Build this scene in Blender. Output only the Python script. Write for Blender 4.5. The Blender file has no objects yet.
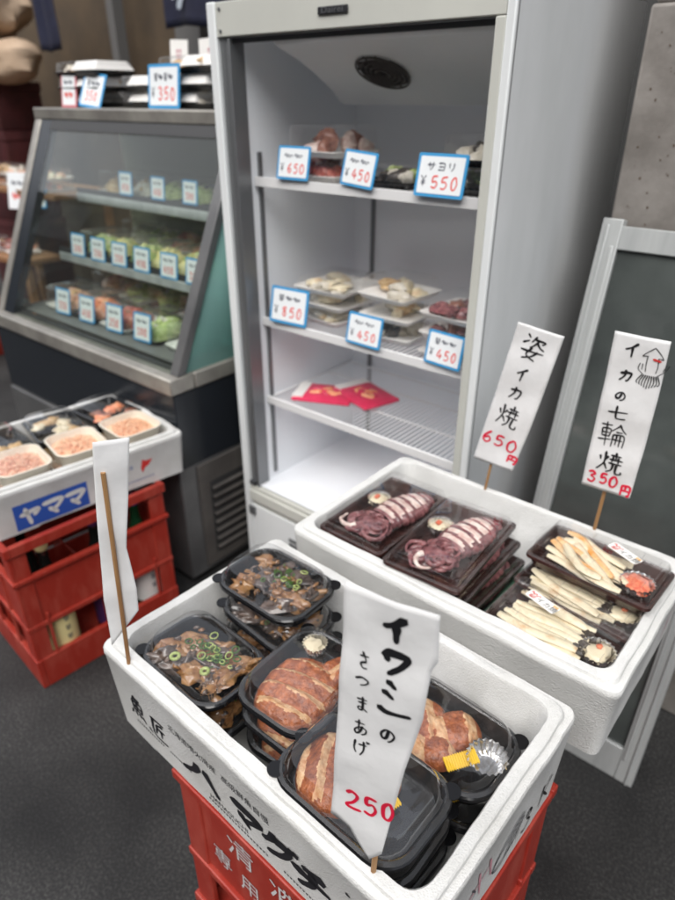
import bpy, math, random
from mathutils import Matrix, Vector, noise
R = math.radians
C = bpy.context.scene.collection
sc = bpy.context.scene
rnd = random.Random(7)

# ------------------------------------------------------------------ camera
cam = bpy.data.cameras.new('camera'); co = bpy.data.objects.new('camera', cam); C.objects.link(co)
rot = Matrix(((0.76829, -0.304622, 0.56297), (0.640102, 0.36613, -0.675439), (-0.000366, 0.879292, 0.476283)))
co.matrix_world = Matrix.Translation((0, 0, 1.4)) @ rot.to_4x4()
cam.sensor_fit = 'VERTICAL'; cam.sensor_height = 36; cam.sensor_width = 27; cam.lens = 26.0
cam.clip_start = .02; cam.clip_end = 400
cam.dof.use_dof = True; cam.dof.focus_distance = .72; cam.dof.aperture_fstop = 4.2
sc.camera = co

# ------------------------------------------------------------------ light: overcast street, open sky behind the camera
w = bpy.data.worlds.new('World'); sc.world = w; w.use_nodes = True
nt = w.node_tree; nt.nodes.clear()
sky = nt.nodes.new('ShaderNodeTexSky'); sky.sky_type = 'NISHITA'; sky.sun_disc = False
sky.sun_elevation = R(52); sky.sun_rotation = R(205); sky.air_density = 1.0; sky.dust_density = 3.0
hs = nt.nodes.new('ShaderNodeHueSaturation'); hs.inputs['Saturation'].default_value = .28
bg = nt.nodes.new('ShaderNodeBackground'); bg.inputs['Strength'].default_value = .15
wo = nt.nodes.new('ShaderNodeOutputWorld')
nt.links.new(sky.outputs[0], hs.inputs['Color']); nt.links.new(hs.outputs[0], bg.inputs[0]); nt.links.new(bg.outputs[0], wo.inputs[0])
sd = bpy.data.lights.new('sun', 'SUN'); sd.energy = 1.5; sd.angle = R(35); sd.color = (1, .97, .93)
so = bpy.data.objects.new('sun', sd); C.objects.link(so)
# rays travel from behind-left of the camera, high up
so.rotation_euler = Vector((-.38, .48, -.79)).to_track_quat('-Z', 'Y').to_euler()
sc.view_settings.view_transform = 'Standard'; sc.view_settings.look = 'None'; sc.view_settings.gamma = 1
sc.view_settings.use_curve_mapping = False; sc.view_settings.exposure = .66
sc.cycles.max_bounces = 12; sc.cycles.diffuse_bounces = 8; sc.cycles.transparent_max_bounces = 24

# ------------------------------------------------------------------ helpers
def lin(r, g, b):
    f = lambda c: (c/255/12.92) if c/255 <= .04045 else ((c/255+.055)/1.055)**2.4
    return (f(r), f(g), f(b), 1)

def mat(name, col, rough=.5, col2=None, scale=20, metal=0, bump=0, bscale=200, spec=.5, stretch=(1, 1, 1), contrast=(.35, .65), coat=0, sss=0):
    m = bpy.data.materials.new(name); m.use_nodes = True
    t = m.node_tree; p = t.nodes['Principled BSDF']
    p.inputs['Base Color'].default_value = col; p.inputs['Roughness'].default_value = rough
    p.inputs['Metallic'].default_value = metal; p.inputs['Specular IOR Level'].default_value = spec
    p.inputs['Coat Weight'].default_value = coat; p.inputs['Coat Roughness'].default_value = .08
    if sss: p.inputs['Subsurface Weight'].default_value = sss; p.inputs['Subsurface Scale'].default_value = .01
    tc = t.nodes.new('ShaderNodeTexCoord'); mp = t.nodes.new('ShaderNodeMapping'); mp.inputs['Scale'].default_value = stretch
    t.links.new(tc.outputs['Object'], mp.inputs[0])
    if col2:
        n = t.nodes.new('ShaderNodeTexNoise'); n.inputs['Scale'].default_value = scale; n.inputs['Detail'].default_value = 6; n.inputs['Roughness'].default_value = .6
        r = t.nodes.new('ShaderNodeValToRGB'); r.color_ramp.elements[0].position = contrast[0]; r.color_ramp.elements[1].position = contrast[1]
        r.color_ramp.elements[0].color = col; r.color_ramp.elements[1].color = col2
        t.links.new(mp.outputs[0], n.inputs['Vector']); t.links.new(n.outputs[0], r.inputs[0]); t.links.new(r.outputs[0], p.inputs['Base Color'])
    if bump:
        n2 = t.nodes.new('ShaderNodeTexNoise'); n2.inputs['Scale'].default_value = bscale; n2.inputs['Detail'].default_value = 5
        b = t.nodes.new('ShaderNodeBump'); b.inputs['Strength'].default_value = bump; b.inputs['Distance'].default_value = .002
        t.links.new(mp.outputs[0], n2.inputs['Vector']); t.links.new(n2.outputs[0], b.inputs['Height']); t.links.new(b.outputs[0], p.inputs['Normal'])
    return m

def foam_mat(name, col, col2, sc_=420):
    m = mat(name, col, .75, col2, 9, contrast=(.3, .72), spec=.25)
    t = m.node_tree; p = t.nodes['Principled BSDF']; tc = t.nodes['Texture Coordinate']
    v = t.nodes.new('ShaderNodeTexVoronoi'); v.inputs['Scale'].default_value = sc_
    n = t.nodes.new('ShaderNodeTexNoise'); n.inputs['Scale'].default_value = 22; n.inputs['Detail'].default_value = 8; n.inputs['Roughness'].default_value = .68
    ad = t.nodes.new('ShaderNodeMath'); ad.operation = 'ADD'
    b = t.nodes.new('ShaderNodeBump'); b.inputs['Strength'].default_value = .42; b.inputs['Distance'].default_value = .0017
    for q in (v, n): t.links.new(tc.outputs['Object'], q.inputs['Vector'])
    t.links.new(v.outputs['Distance'], ad.inputs[0]); t.links.new(n.outputs[0], ad.inputs[1])
    t.links.new(ad.outputs[0], b.inputs['Height']); t.links.new(b.outputs[0], p.inputs['Normal'])
    return m

def clear(name, tint=(1, 1, 1, 1), gloss=1.0, rough=.03, haze=0, hazecol=(.8, .8, .8, 1), ior=1.45, bump=0, bscale=60):
    m = bpy.data.materials.new(name); m.use_nodes = True; t = m.node_tree; t.nodes.clear()
    o = t.nodes.new('ShaderNodeOutputMaterial'); tr = t.nodes.new('ShaderNodeBsdfTransparent'); tr.inputs[0].default_value = tint
    g = t.nodes.new('ShaderNodeBsdfGlossy'); g.inputs['Roughness'].default_value = rough; g.inputs[0].default_value = (gloss, gloss, gloss, 1)
    f = t.nodes.new('ShaderNodeLayerWeight'); f.inputs['Blend'].default_value = .5      # 'Facing' is the same from both sides of a sheet
    pw = t.nodes.new('ShaderNodeMath'); pw.operation = 'POWER'; pw.inputs[1].default_value = 4.2
    ma = t.nodes.new('ShaderNodeMath'); ma.operation = 'MULTIPLY_ADD'; ma.inputs[1].default_value = .9; ma.inputs[2].default_value = (ior-1)**2/(ior+1)**2*1.5
    t.links.new(f.outputs['Facing'], pw.inputs[0]); t.links.new(pw.outputs[0], ma.inputs[0])
    x = t.nodes.new('ShaderNodeMixShader'); t.links.new(ma.outputs[0], x.inputs[0]); t.links.new(tr.outputs[0], x.inputs[1]); t.links.new(g.outputs[0], x.inputs[2])
    if bump:
        tc = t.nodes.new('ShaderNodeTexCoord'); n2 = t.nodes.new('ShaderNodeTexNoise'); n2.inputs['Scale'].default_value = bscale; n2.inputs['Detail'].default_value = 3
        b = t.nodes.new('ShaderNodeBump'); b.inputs['Strength'].default_value = bump; b.inputs['Distance'].default_value = .003
        t.links.new(tc.outputs['Object'], n2.inputs['Vector']); t.links.new(n2.outputs[0], b.inputs['Height'])
        t.links.new(b.outputs[0], g.inputs['Normal'])
    out = x
    if haze:
        d = t.nodes.new('ShaderNodeBsdfDiffuse'); d.inputs[0].default_value = hazecol
        y = t.nodes.new('ShaderNodeMixShader'); y.inputs[0].default_value = haze
        t.links.new(x.outputs[0], y.inputs[1]); t.links.new(d.outputs[0], y.inputs[2]); out = y
    t.links.new(out.outputs[0], o.inputs[0])
    return m

def rr(w_, d_, r, z, n=5, cx=0, cy=0, e=1):
    """rounded rectangle ring, n points per corner arc, e extra segments per straight side"""
    r = max(min(r, w_/2-1e-4, d_/2-1e-4), 1e-4); pts = []
    for k, (sx, sy) in enumerate(((1, 1), (-1, 1), (-1, -1), (1, -1))):
        for i in range(n+1):
            a = math.pi/2*(k+i/n)
            pts.append((cx+sx*(w_/2-r)+r*math.cos(a), cy+sy*(d_/2-r)+r*math.sin(a), z))
        if e > 1:
            a = math.pi/2*(k+1); nx = ((-1, 1), (-1, -1), (1, -1), (1, 1))[k]
            q = (cx+nx[0]*(w_/2-r)+r*math.cos(a), cy+nx[1]*(d_/2-r)+r*math.sin(a), z); p0 = pts[-1]
            for i in range(1, e): pts.append(tuple(p0[j]+(q[j]-p0[j])*i/e for j in range(3)))
    return pts

class MB:
    def __init__(s): s.v = []; s.f = []; s.m = []; s.T = None
    def add(s, vs, fs, mi=0):
        b = len(s.v)
        if s.T is not None: vs = [tuple(s.T @ Vector(v)) for v in vs]
        s.v += [tuple(v) for v in vs]; s.f += [tuple(i+b for i in f) for f in fs]; s.m += [mi]*len(fs) if isinstance(mi, int) else list(mi)
        return s
    def box(s, x0, x1, y0, y1, z0, z1, mi=0):
        vs = [(x, y, z) for x in (x0, x1) for y in (y0, y1) for z in (z0, z1)]
        return s.add(vs, [(0, 1, 3, 2), (4, 6, 7, 5), (0, 4, 5, 1), (2, 3, 7, 6), (0, 2, 6, 4), (1, 5, 7, 3)], mi)
    def loft(s, rings, mi=0, cap0=True, cap1=True):
        n = len(rings[0]); vs = [p for r_ in rings for p in r_]; fs = []; ms = []
        for k in range(len(rings)-1):
            for i in range(n):
                fs.append((k*n+i, k*n+(i+1) % n, (k+1)*n+(i+1) % n, (k+1)*n+i)); ms.append(mi if isinstance(mi, int) else mi[k])
        if cap0: fs.append(tuple(range(n))[::-1]); ms.append(mi if isinstance(mi, int) else mi[0])
        if cap1: fs.append(tuple((len(rings)-1)*n+i for i in range(n))); ms.append(mi if isinstance(mi, int) else mi[-1])
        return s.add(vs, fs, ms)
    def tube(s, pts, r, mi=0, n=8, cap=True):
        pts = [Vector(p) for p in pts]; rs = r if isinstance(r, (list, tuple)) else [r]*len(pts); rings = []
        up = Vector((0, 0, 1))
        for i, p in enumerate(pts):
            d = (pts[min(i+1, len(pts)-1)]-pts[max(i-1, 0)]).normalized()
            a = up.cross(d)
            if a.length < .05: a = Vector((1, 0, 0)).cross(d)
            a.normalize(); b = d.cross(a)
            rings.append([tuple(p+a*rs[i]*math.cos(t)+b*rs[i]*math.sin(t)) for t in (2*math.pi*k/n for k in range(n))])
        return s.loft(rings, mi, cap, cap)
    def blob(s, c, rad, mi=0, seed=0, amp=.25, nu=9, nv=6, rz=0):
        vs = []; fs = []; o = Vector((seed*3.1, seed*1.7, seed*.9)); M = Matrix.Rotation(rz, 3, 'Z')
        for j in range(nv+1):
            for i in range(nu):
                th = math.pi*j/nv; ph = 2*math.pi*i/nu
                d = Vector((math.sin(th)*math.cos(ph), math.sin(th)*math.sin(ph), math.cos(th)))
                k = 1+amp*noise.noise(d*1.4+o)*1.6
                q = M @ Vector((d.x*rad[0]*k, d.y*rad[1]*k, d.z*rad[2]*k)); vs.append((c[0]+q.x, c[1]+q.y, c[2]+q.z))
        for j in range(nv):
            for i in range(nu): fs.append((j*nu+i, (j+1)*nu+i, (j+1)*nu+(i+1) % nu, j*nu+(i+1) % nu))
        return s.add(vs, fs, mi)
    def grid(s, fn, nu, nv, mi=0):
        vs = [tuple(fn(i/nu, j/nv)) for j in range(nv+1) for i in range(nu+1)]
        fs = [(j*(nu+1)+i, j*(nu+1)+i+1, (j+1)*(nu+1)+i+1, (j+1)*(nu+1)+i) for j in range(nv) for i in range(nu)]
        if callable(mi): mi = [mi((i+.5)/nu, (j+.5)/nv) for j in range(nv) for i in range(nu)]
        return s.add(vs, fs, mi)
    def build(s, name, mats, parent=None, smooth=35, bevel=0, solid=0, loc=None):
        me = bpy.data.meshes.new(name); me.from_pydata(s.v, [], s.f)
        mats = mats if isinstance(mats, (list, tuple)) else [mats]
        for m in mats: me.materials.append(m)
        me.polygons.foreach_set('material_index', s.m); 
        if smooth:
            me.polygons.foreach_set('use_smooth', [True]*len(me.polygons)); me.set_sharp_from_angle(angle=R(smooth))
        me.validate(); me.update()
        o = bpy.data.objects.new(name, me); C.objects.link(o)
        if parent: o.parent = parent
        if loc: o.location = loc
        if solid: md = o.modifiers.new('t', 'SOLIDIFY'); md.thickness = solid; md.offset = 0
        if bevel: md = o.modifiers.new('b', 'BEVEL'); md.width = bevel; md.segments = 2; md.limit_method = 'ANGLE'; md.angle_limit = R(40)
        return o

def tag(o, label, cat, group=None):
    o['label'] = label; o['category'] = cat
    if group: o['group'] = group
    return o
def thing(name, label, cat, loc=(0, 0, 0), rz=0, group=None, rx=0, ry=0):
    o = bpy.data.objects.new(name, None); C.objects.link(o); o.location = loc; o.rotation_euler = (rx, ry, rz); o.empty_display_size = .05
    return tag(o, label, cat, group)
def structure(o): o['kind'] = 'structure'; return o

# ------------------------------------------------------------------ lettering
def font_geo(s, size):
    cu = bpy.data.curves.new('t', 'FONT'); cu.body = s; cu.size = size; cu.align_x = 'CENTER'; cu.align_y = 'CENTER'; cu.resolution_u = 3
    o = bpy.data.objects.new('t', cu); C.objects.link(o); bpy.context.view_layer.update()
    me = bpy.data.meshes.new_from_object(o.evaluated_get(bpy.context.evaluated_depsgraph_get()))
    v = [(p.co.x, p.co.y) for p in me.vertices]; f = [tuple(p.vertices) for p in me.polygons]
    bpy.data.objects.remove(o); bpy.data.meshes.remove(me); bpy.data.curves.remove(cu)
    return v, f

G = {
'イ': [[(78,90),(45,66),(12,50)],[(52,66),(50,6)]],
'ワ': [[(16,82),(24,50)],[(18,82),(82,78),(70,40),(32,8)]],
'シ': [[(28,96),(52,80)],[(16,70),(46,48)],[(6,20),(26,8),(60,14),(98,16)]],
'の': [[(55,75),(42,30),(22,22),(12,48),(35,78),(68,80),(88,50),(74,18),(50,4)]],
'さ': [[(18,70),(78,78)],[(40,94),(64,46)],[(62,46),(26,30),(38,8),(72,10)]],
'つ': [[(8,62),(50,82),(88,62),(76,34),(38,16)]],
'ま': [[(18,78),(82,80)],[(22,58),(78,60)],[(52,94),(52,24),(34,8),(18,20),(40,30),(84,8)]],
'あ': [[(18,78),(80,82)],[(45,96),(42,28)],[(68,62),(50,24),(24,8),(16,28),(50,52),(84,44),(82,20),(58,4)]],
'げ': [[(16,86),(10,42),(20,12)],[(38,66),(82,70)],[(64,90),(64,38),(46,6)],[(84,96),(90,84)],[(94,98),(100,86)]],
'カ': [[(10,66),(84,72),(74,18),(56,8)],[(48,94),(42,48),(12,6)]],
'七': [[(4,50),(96,62)],[(42,94),(42,22),(56,8),(92,14)]],
'円': [[(16,90),(16,4)],[(16,90),(86,88),(84,8),(68,12)],[(50,88),(50,48)],[(16,48),(84,48)]],
'姿': [[(12,96),(24,84)],[(2,60),(26,74)],[(50,98),(36,72)],[(46,84),(90,84),(78,70)],[(62,78),(50,60),(34,50)],[(60,70),(74,58),(96,50)],[(46,50),(30,20),(72,2)],[(70,40),(52,14),(16,0)],[(2,32),(98,36)]],
'焼': [[(8,72),(14,54)],[(42,76),(33,60)],[(26,94),(26,48),(4,6)],[(28,44),(42,20)],[(50,84),(92,86)],[(70,98),(70,70)],[(46,66),(98,68)],[(60,76),(58,54)],[(82,78),(82,54)],[(46,46),(96,48)],[(62,46),(58,20),(42,4)],[(78,46),(76,12),(84,4),(99,6),(99,20)]],
'輪': [[(6,84),(46,86)],[(12,70),(12,40)],[(12,70),(42,70),(40,40)],[(12,55),(40,55)],[(12,40),(40,40)],[(0,24),(50,28)],[(26,98),(26,0)],[(74,98),(62,80),(46,64)],[(73,96),(84,80),(100,66)],[(62,66),(86,66)],[(54,52),(54,2)],[(54,52),(94,52),(94,4)],[(54,32),(94,32)],[(67,50),(67,8)],[(80,50),(80,8)]],
'魚': [[(42,98),(18,70)],[(38,88),(68,88),(56,72)],[(20,70),(22,32)],[(20,70),(82,70),(80,32)],[(50,70),(50,32)],[(22,51),(80,51)],[(22,32),(80,32)],[(14,22),(4,2)],[(34,20),(40,6)],[(56,20),(64,6)],[(76,22),(98,0)]],
'匠': [[(8,90),(92,94)],[(16,90),(14,10),(98,8)],[(78,80),(38,68)],[(42,70),(28,24)],[(40,52),(88,56)],[(64,54),(62,18)]],
'ハ': [[(40,80),(28,40),(0,4)],[(58,84),(78,45),(104,6)]],
'マ': [[(4,84),(94,86),(78,58),(46,34)],[(30,52),(66,14)]],
'グ': [[(40,98),(28,66),(4,42)],[(36,80),(84,82),(68,36),(26,0)],[(88,104),(94,90)],[(100,104),(106,92)]],
'チ': [[(80,98),(50,88),(22,84)],[(0,54),(102,60)],[(52,88),(52,36),(24,0)]],
'ヤ': [[(4,62),(92,76),(66,46)],[(30,96),(48,2)]],
'サ': [[(4,66),(96,70)],[(30,92),(32,34)],[(70,94),(68,40),(40,4)]],
'ヨ': [[(16,84),(84,84),(82,4)],[(22,48),(82,48)],[(14,10),(82,10)]],
'リ': [[(24,90),(26,36)],[(74,94),(72,40),(46,2)]],
'0': [[(52,94),(20,62),(26,14),(60,6),(84,48),(66,88),(46,92)]],
'1': [[(50,94),(48,4)]],
'2': [[(12,76),(40,94),(72,78),(54,42),(8,8),(92,12)]],
'3': [[(16,82),(50,94),(74,74),(42,54),(80,34),(54,6),(12,14)]],
'4': [[(56,96),(10,34),(92,38)],[(66,62),(62,2)]],
'5': [[(84,92),(32,90),(26,54),(60,60),(80,32),(54,6),(14,12)]],
'6': [[(70,94),(30,60),(20,24),(50,6),(80,28),(60,50),(26,34)]],
'8': [[(76,82),(44,92),(24,72),(74,30),(48,6),(22,26),(72,74)]],
'¥': [[(10,96),(50,54)],[(90,96),(50,54)],[(50,54),(50,2)],[(16,46),(84,46)],[(16,28),(84,28)]],
'K': [[(18,94),(18,4)],[(86,92),(24,46)],[(36,56),(92,2)]],
'~': [[(0,50),(18,80),(34,30),(50,72),(68,28),(84,70),(100,44)]],
'+': [[(10,80),(90,84)],[(30,96),(26,40)],[(74,98),(70,40)],[(10,50),(92,52)],[(52,50),(46,2)],[(16,22),(86,24)]],
}
def smoothline(p, k=6):
    if len(p) < 3:
        return [tuple(p[0][j]+(p[1][j]-p[0][j])*t/k for j in range(2)) for t in range(k+1)]
    o = []
    for i in range(len(p)-1):
        a, b, c, d = p[max(i-1, 0)], p[i], p[i+1], p[min(i+2, len(p)-1)]
        for t in range(k):
            t_ = t/k
            o.append(tuple(.5*(2*b[j]+(c[j]-a[j])*t_+(2*a[j]-5*b[j]+4*c[j]-d[j])*t_**2+(3*b[j]-a[j]-3*c[j]+d[j])*t_**3) for j in range(2)))
    return o+[p[-1]]
class Ink:
    """collects flat brush strokes in a 2-D frame, then maps them on a surface"""
    def __init__(s, seed=1): s.v = []; s.f = []; s.r = random.Random(seed)
    def stroke(s, pts, wd, taper=.45):
        p = smoothline(pts); n = len(p); b = len(s.v)
        for i in range(n):
            q, t = p[max(i-1, 0)], p[min(i+1, n-1)]; dx, dy = t[0]-q[0], t[1]-q[1]; l = math.hypot(dx, dy) or 1
            f = i/(n-1); h = wd/2*(1-taper*f)*(1+.12*math.sin(f*7+s.r.random()))
            if i == 0 or i == n-1: h *= .65
            s.v += [(p[i][0]-dy/l*h, p[i][1]+dx/l*h), (p[i][0]+dy/l*h, p[i][1]-dx/l*h)]
        for i in range(n-1): s.f.append((b+2*i, b+2*i+1, b+2*i+3, b+2*i+2))
        # round ends
        for i, sg in ((0, -1), (n-1, 1)):
            q, t = p[max(i-1, 0)], p[min(i+1, n-1)]; dx, dy = t[0]-q[0], t[1]-q[1]; l = math.hypot(dx, dy) or 1
            a, c = b+2*i, b+2*i+1; h = wd*.28*(1 if i == 0 else 1-taper)
            s.v.append((p[i][0]+sg*dx/l*h, p[i][1]+sg*dy/l*h)); s.f.append((a, c, len(s.v)-1))
    def glyph(s, ch, cx, cy, w_, h_, wd, rot=0, taper=.4, jit=2.5, shear=0):
        for st in G[ch]:
            pts = []
            for (x, y) in st:
                x = (x-50+s.r.uniform(-jit, jit))/100*w_; y = (y-50+s.r.uniform(-jit, jit))/100*h_; x += shear*y
                pts.append((cx+x*math.cos(rot)-y*math.sin(rot), cy+x*math.sin(rot)+y*math.cos(rot)))
            s.stroke(pts, wd, taper)
    def word(s, txt, cx, cy, w_, h_, wd, **k):
        n = len(txt)
        for i, ch in enumerate(txt):
            if ch != ' ': s.glyph(ch, cx+(i-(n-1)/2)*w_/n, cy, w_/n*.8, h_, wd, **k)
    def text(s, txt, cx, cy, size, rot=0, sx=1):
        v, f = font_geo(txt, size); b = len(s.v)
        s.v += [(cx+x*sx*math.cos(rot)-y*math.sin(rot), cy+x*sx*math.sin(rot)+y*math.cos(rot)) for x, y in v]; s.f += [tuple(i+b for i in q) for q in f]
    def poly(s, pts): b = len(s.v); s.v += pts; s.f.append(tuple(range(b, b+len(pts))))
    def build(s, name, m, parent, fn):
        mb = MB(); mb.add([fn(x, y) for x, y in s.v], s.f); return mb.build(name, m, parent, smooth=0)

# ------------------------------------------------------------------ materials
M = {}
M['asphalt'] = mat('asphalt', (.019, .019, .020, 1), .75, (.10, .10, .097, 1), 170, bump=1.0, bscale=380, contrast=(.46, .80))
M['foam'] = foam_mat('expanded foam', (.60, .595, .57, 1), (.76, .76, .75, 1))
M['foam_worn'] = foam_mat('worn foam', (.62, .62, .60, 1), (.73, .73, .715, 1))
M['ink'] = mat('black print', (.012, .012, .016, 1), .6)
M['ink_hand'] = mat('black marker', (.010, .010, .012, 1), .45)
M['ink_faint'] = mat('faded marker', (.09, .09, .10, 1), .6)
M['red_ink'] = mat('red marker', lin(222, 22, 62), .5)
M['pink_ink'] = mat('faded red marker', lin(205, 150, 160), .6)
M['blue_ink'] = mat('blue print', lin(42, 84, 172), .6)
M['redmark'] = mat('red print', lin(205, 52, 48), .6)
M['paper'] = mat('sign paper', (.74, .74, .74, 1), .75, (.80, .80, .80, 1), 30, bump=.5, bscale=45)
M['wood'] = mat('bamboo', lin(172, 132, 88), .6, lin(140, 100, 62), 60, stretch=(1, 1, .08))
M['red_crate'] = mat('red plastic', (.34, .028, .016, 1), .42, (.46, .090, .062, 1), 26, bump=.2, bscale=90, contrast=(.46, .86), stretch=(1, 1, .35))
M['white_print'] = mat('white print', (.62, .60, .60, 1), .6, (.42, .36, .36, 1), 90, contrast=(.5, .75))
M['black_tray'] = mat('black plastic', (.008, .008, .009, 1), .14, spec=.45)
M['lid'] = clear('clear lid', gloss=1, rough=.03, haze=.006, ior=1.6, bump=.10, bscale=18)
M['lid_rim'] = clear('lid rim', gloss=1, rough=.07, haze=.035, hazecol=(.6, .6, .6, 1))
M['film'] = clear('clear film', gloss=1, rough=.06, haze=.03, bump=.6, bscale=60)
M['brown_tray'] = mat('brown tray', (.060, .022, .018, 1), .2, (.022, .011, .010, 1), 40)
M['crust'] = mat('fried crust', lin(116, 56, 30), .34, lin(186, 108, 62), 100, bump=1.0, bscale=240, coat=.2, contrast=(.32, .70))
M['pale'] = mat('pale fishcake', lin(226, 190, 148), .42, lin(196, 140, 96), 110, bump=.5, bscale=200)
M['foil'] = mat('foil cup', (.72, .72, .72, 1), .22, metal=1, bump=.3, bscale=120)
M['yellow'] = mat('yellow garnish', lin(228, 184, 30), .5)
M['stew'] = mat('glazed fish', lin(120, 74, 42), .2, lin(176, 134, 86), 55, coat=.5, bump=.4, bscale=120, contrast=(.3, .7))
M['stew_dark'] = mat('dark fish skin', lin(52, 44, 42), .2, lin(112, 94, 84), 45, coat=.5)
M['onion'] = mat('green onion', lin(128, 150, 62), .4, lin(190, 200, 130), 80)
M['onion_dark'] = mat('dark onion', lin(62, 100, 36), .4)
M['squid'] = mat('squid skin', lin(74, 34, 44), .2, lin(160, 104, 104), 70, coat=.4, bump=.4, bscale=160, contrast=(.32, .68))
M['squid_white'] = mat('squid flesh', lin(234, 220, 210), .3, lin(196, 160, 150), 75, coat=.2)
M['cream'] = mat('cream squid', lin(226, 214, 184), .35, lin(190, 140, 84), 42, coat=.3, bump=.3, bscale=120, contrast=(.54, .78))
M['amber'] = mat('amber glaze', lin(222, 150, 62), .3, lin(236, 206, 160), 40, coat=.3)
M['nori'] = mat('dark seaweed', lin(34, 30, 28), .4, lin(74, 64, 56), 120, bump=.4)
M['roe'] = mat('red roe', lin(222, 78, 48), .3, lin(240, 150, 110), 200, coat=.3, bump=.8, bscale=700)
M['sticker'] = mat('sticker', (.8, .79, .76, 1), .5)
M['green_sheet'] = mat('green sheet', lin(84, 132, 104), .5, lin(70, 112, 92), 10)
M['fr_frame'] = mat('fridge frame', lin(204, 205, 197), .38, lin(194, 195, 188), 3)
M['fr_white'] = mat('fridge enamel', lin(232, 235, 235), .32, lin(224, 228, 229), 2.5, bump=.05, bscale=12)
M['fr_side'] = mat('fridge side enamel', lin(232, 235, 237), .36, lin(214, 218, 219), 4.5, stretch=(1, 1, .3), bump=.08, bscale=8)
M['liner'] = mat('fridge liner', lin(232, 236, 240), .4)
M['alu_dark'] = mat('grey track', lin(128, 130, 132), .35, metal=.6)
M['dark_metal'] = mat('dark strip', (.05, .052, .056, 1), .4)
M['wire'] = mat('white wire', (.78, .78, .78, 1), .35)
M['alu'] = mat('aluminium', lin(196, 199, 198), .36, lin(168, 171, 171), 14, metal=.2, stretch=(1, 1, .1))
M['steel_warm'] = mat('worn steel', lin(170, 166, 158), .4, lin(140, 136, 130), 9, metal=.5)
M['grey_metal'] = mat('grey steel', lin(118, 118, 118), .4, lin(100, 100, 101), 6, metal=.5)
M['grille_metal'] = mat('grille metal', lin(104, 100, 96), .45, lin(84, 80, 78), 8, metal=.3)
M['black_gloss'] = mat('black panel', (.014, .017, .022, 1), .25, spec=.4)
M['dark_in'] = mat('dark interior', (.035, .035, .036, 1), .5)
M['shelf_grey'] = mat('showcase shelf', (.16, .16, .155, 1), .4)
M['teal_glass'] = clear('teal side glass', tint=(.42, .74, .71, 1), gloss=1, rough=.04, haze=.62, hazecol=lin(160, 208, 202))  # pale diffuse haze colour stands in for reflection on the pane
M['glass'] = clear('showcase glass', tint=(.92, .95, .93, 1), gloss=.8, rough=.02, haze=.004, ior=1.33)
M['dark_glass'] = mat('dark door glass', (.040, .046, .045, 1), .10, (.12, .135, .128, 1), 3.0, spec=1.0, contrast=(.3, .8))  # lighter grey-green mottle is faint reflections put into the colour
M['concrete'] = mat('stained concrete', lin(146, 141, 136), .9, lin(112, 107, 102), 7, bump=.5, bscale=60)
M['tub'] = mat('white tub', lin(236, 230, 214), .35, spec=.5)
M['salad'] = mat('orange salad', lin(232, 160, 112), .35, lin(246, 214, 176), 120, coat=.3)
M['salad2'] = mat('pink salad', lin(216, 142, 112), .35, lin(240, 204, 172), 120, coat=.3)
M['beige_food'] = mat('beige food', lin(214, 186, 140), .45, lin(180, 140, 90), 90)
M['green_food'] = mat('leafy food', lin(138, 166, 70), .5, lin(214, 222, 160), 60)
M['yellow_food'] = mat('yellow food', lin(220, 202, 110), .5, lin(232, 224, 178), 60)
M['red_food'] = mat('red food', lin(176, 66, 58), .35, lin(214, 130, 114), 70, coat=.3)
M['orange_food'] = mat('salmon food', lin(236, 128, 84), .35, lin(246, 180, 140), 50, coat=.3)
M['white_food'] = mat('white food', lin(226, 220, 208), .45, lin(198, 190, 172), 50)
M['brown_food'] = mat('brown food', lin(116, 62, 48), .4, lin(168, 116, 96), 60, coat=.3)
M['foam_tray'] = mat('white food tray', lin(234, 232, 228), .5)
M['blue_frame'] = mat('blue card frame', lin(58, 150, 205), .45)
M['red_frame'] = mat('pink card frame', lin(214, 120, 130), .45)
M['card'] = mat('card paper', lin(232, 236, 238), .5)
M['card_ink'] = mat('card pen', lin(70, 74, 90), .5)
M['card_red'] = mat('card red pen', lin(228, 98, 92), .5)
M['navy'] = mat('navy cloth', lin(38, 42, 66), .9, lin(30, 32, 52), 8, bump=.3, bscale=12)
M['beige'] = mat('beige cloth', lin(196, 172, 148), .9, lin(170, 146, 122), 7, bump=.6, bscale=14)
M['maroon'] = mat('maroon plastic', lin(84, 40, 42), .5, lin(64, 32, 34), 10)
M['bottle_dark'] = mat('dark bottle glass', (.008, .010, .009, 1), .08, spec=.6)
M['bottle_green'] = mat('green bottle glass', (.01, .05, .02, 1), .08, spec=.6)
M['label_cream'] = mat('cream label', lin(222, 208, 150), .6)
M['label_purple'] = mat('purple cap', lin(70, 40, 84), .4)
M['label_blue'] = mat('blue cap', lin(40, 70, 150), .4)
M['pink_pack'] = mat('pink packet', lin(226, 62, 100), .35, lin(208, 48, 84), 20, coat=.3)
M['wall'] = mat('brown wall', lin(92, 76, 56), .8, lin(72, 60, 46), 3)
M['wall_grey'] = mat('grey post', lin(100, 99, 98), .7)
M['wood_table'] = mat('wood table', lin(150, 112, 78), .6, lin(118, 84, 56), 10, stretch=(.2, 1, 1))

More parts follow.
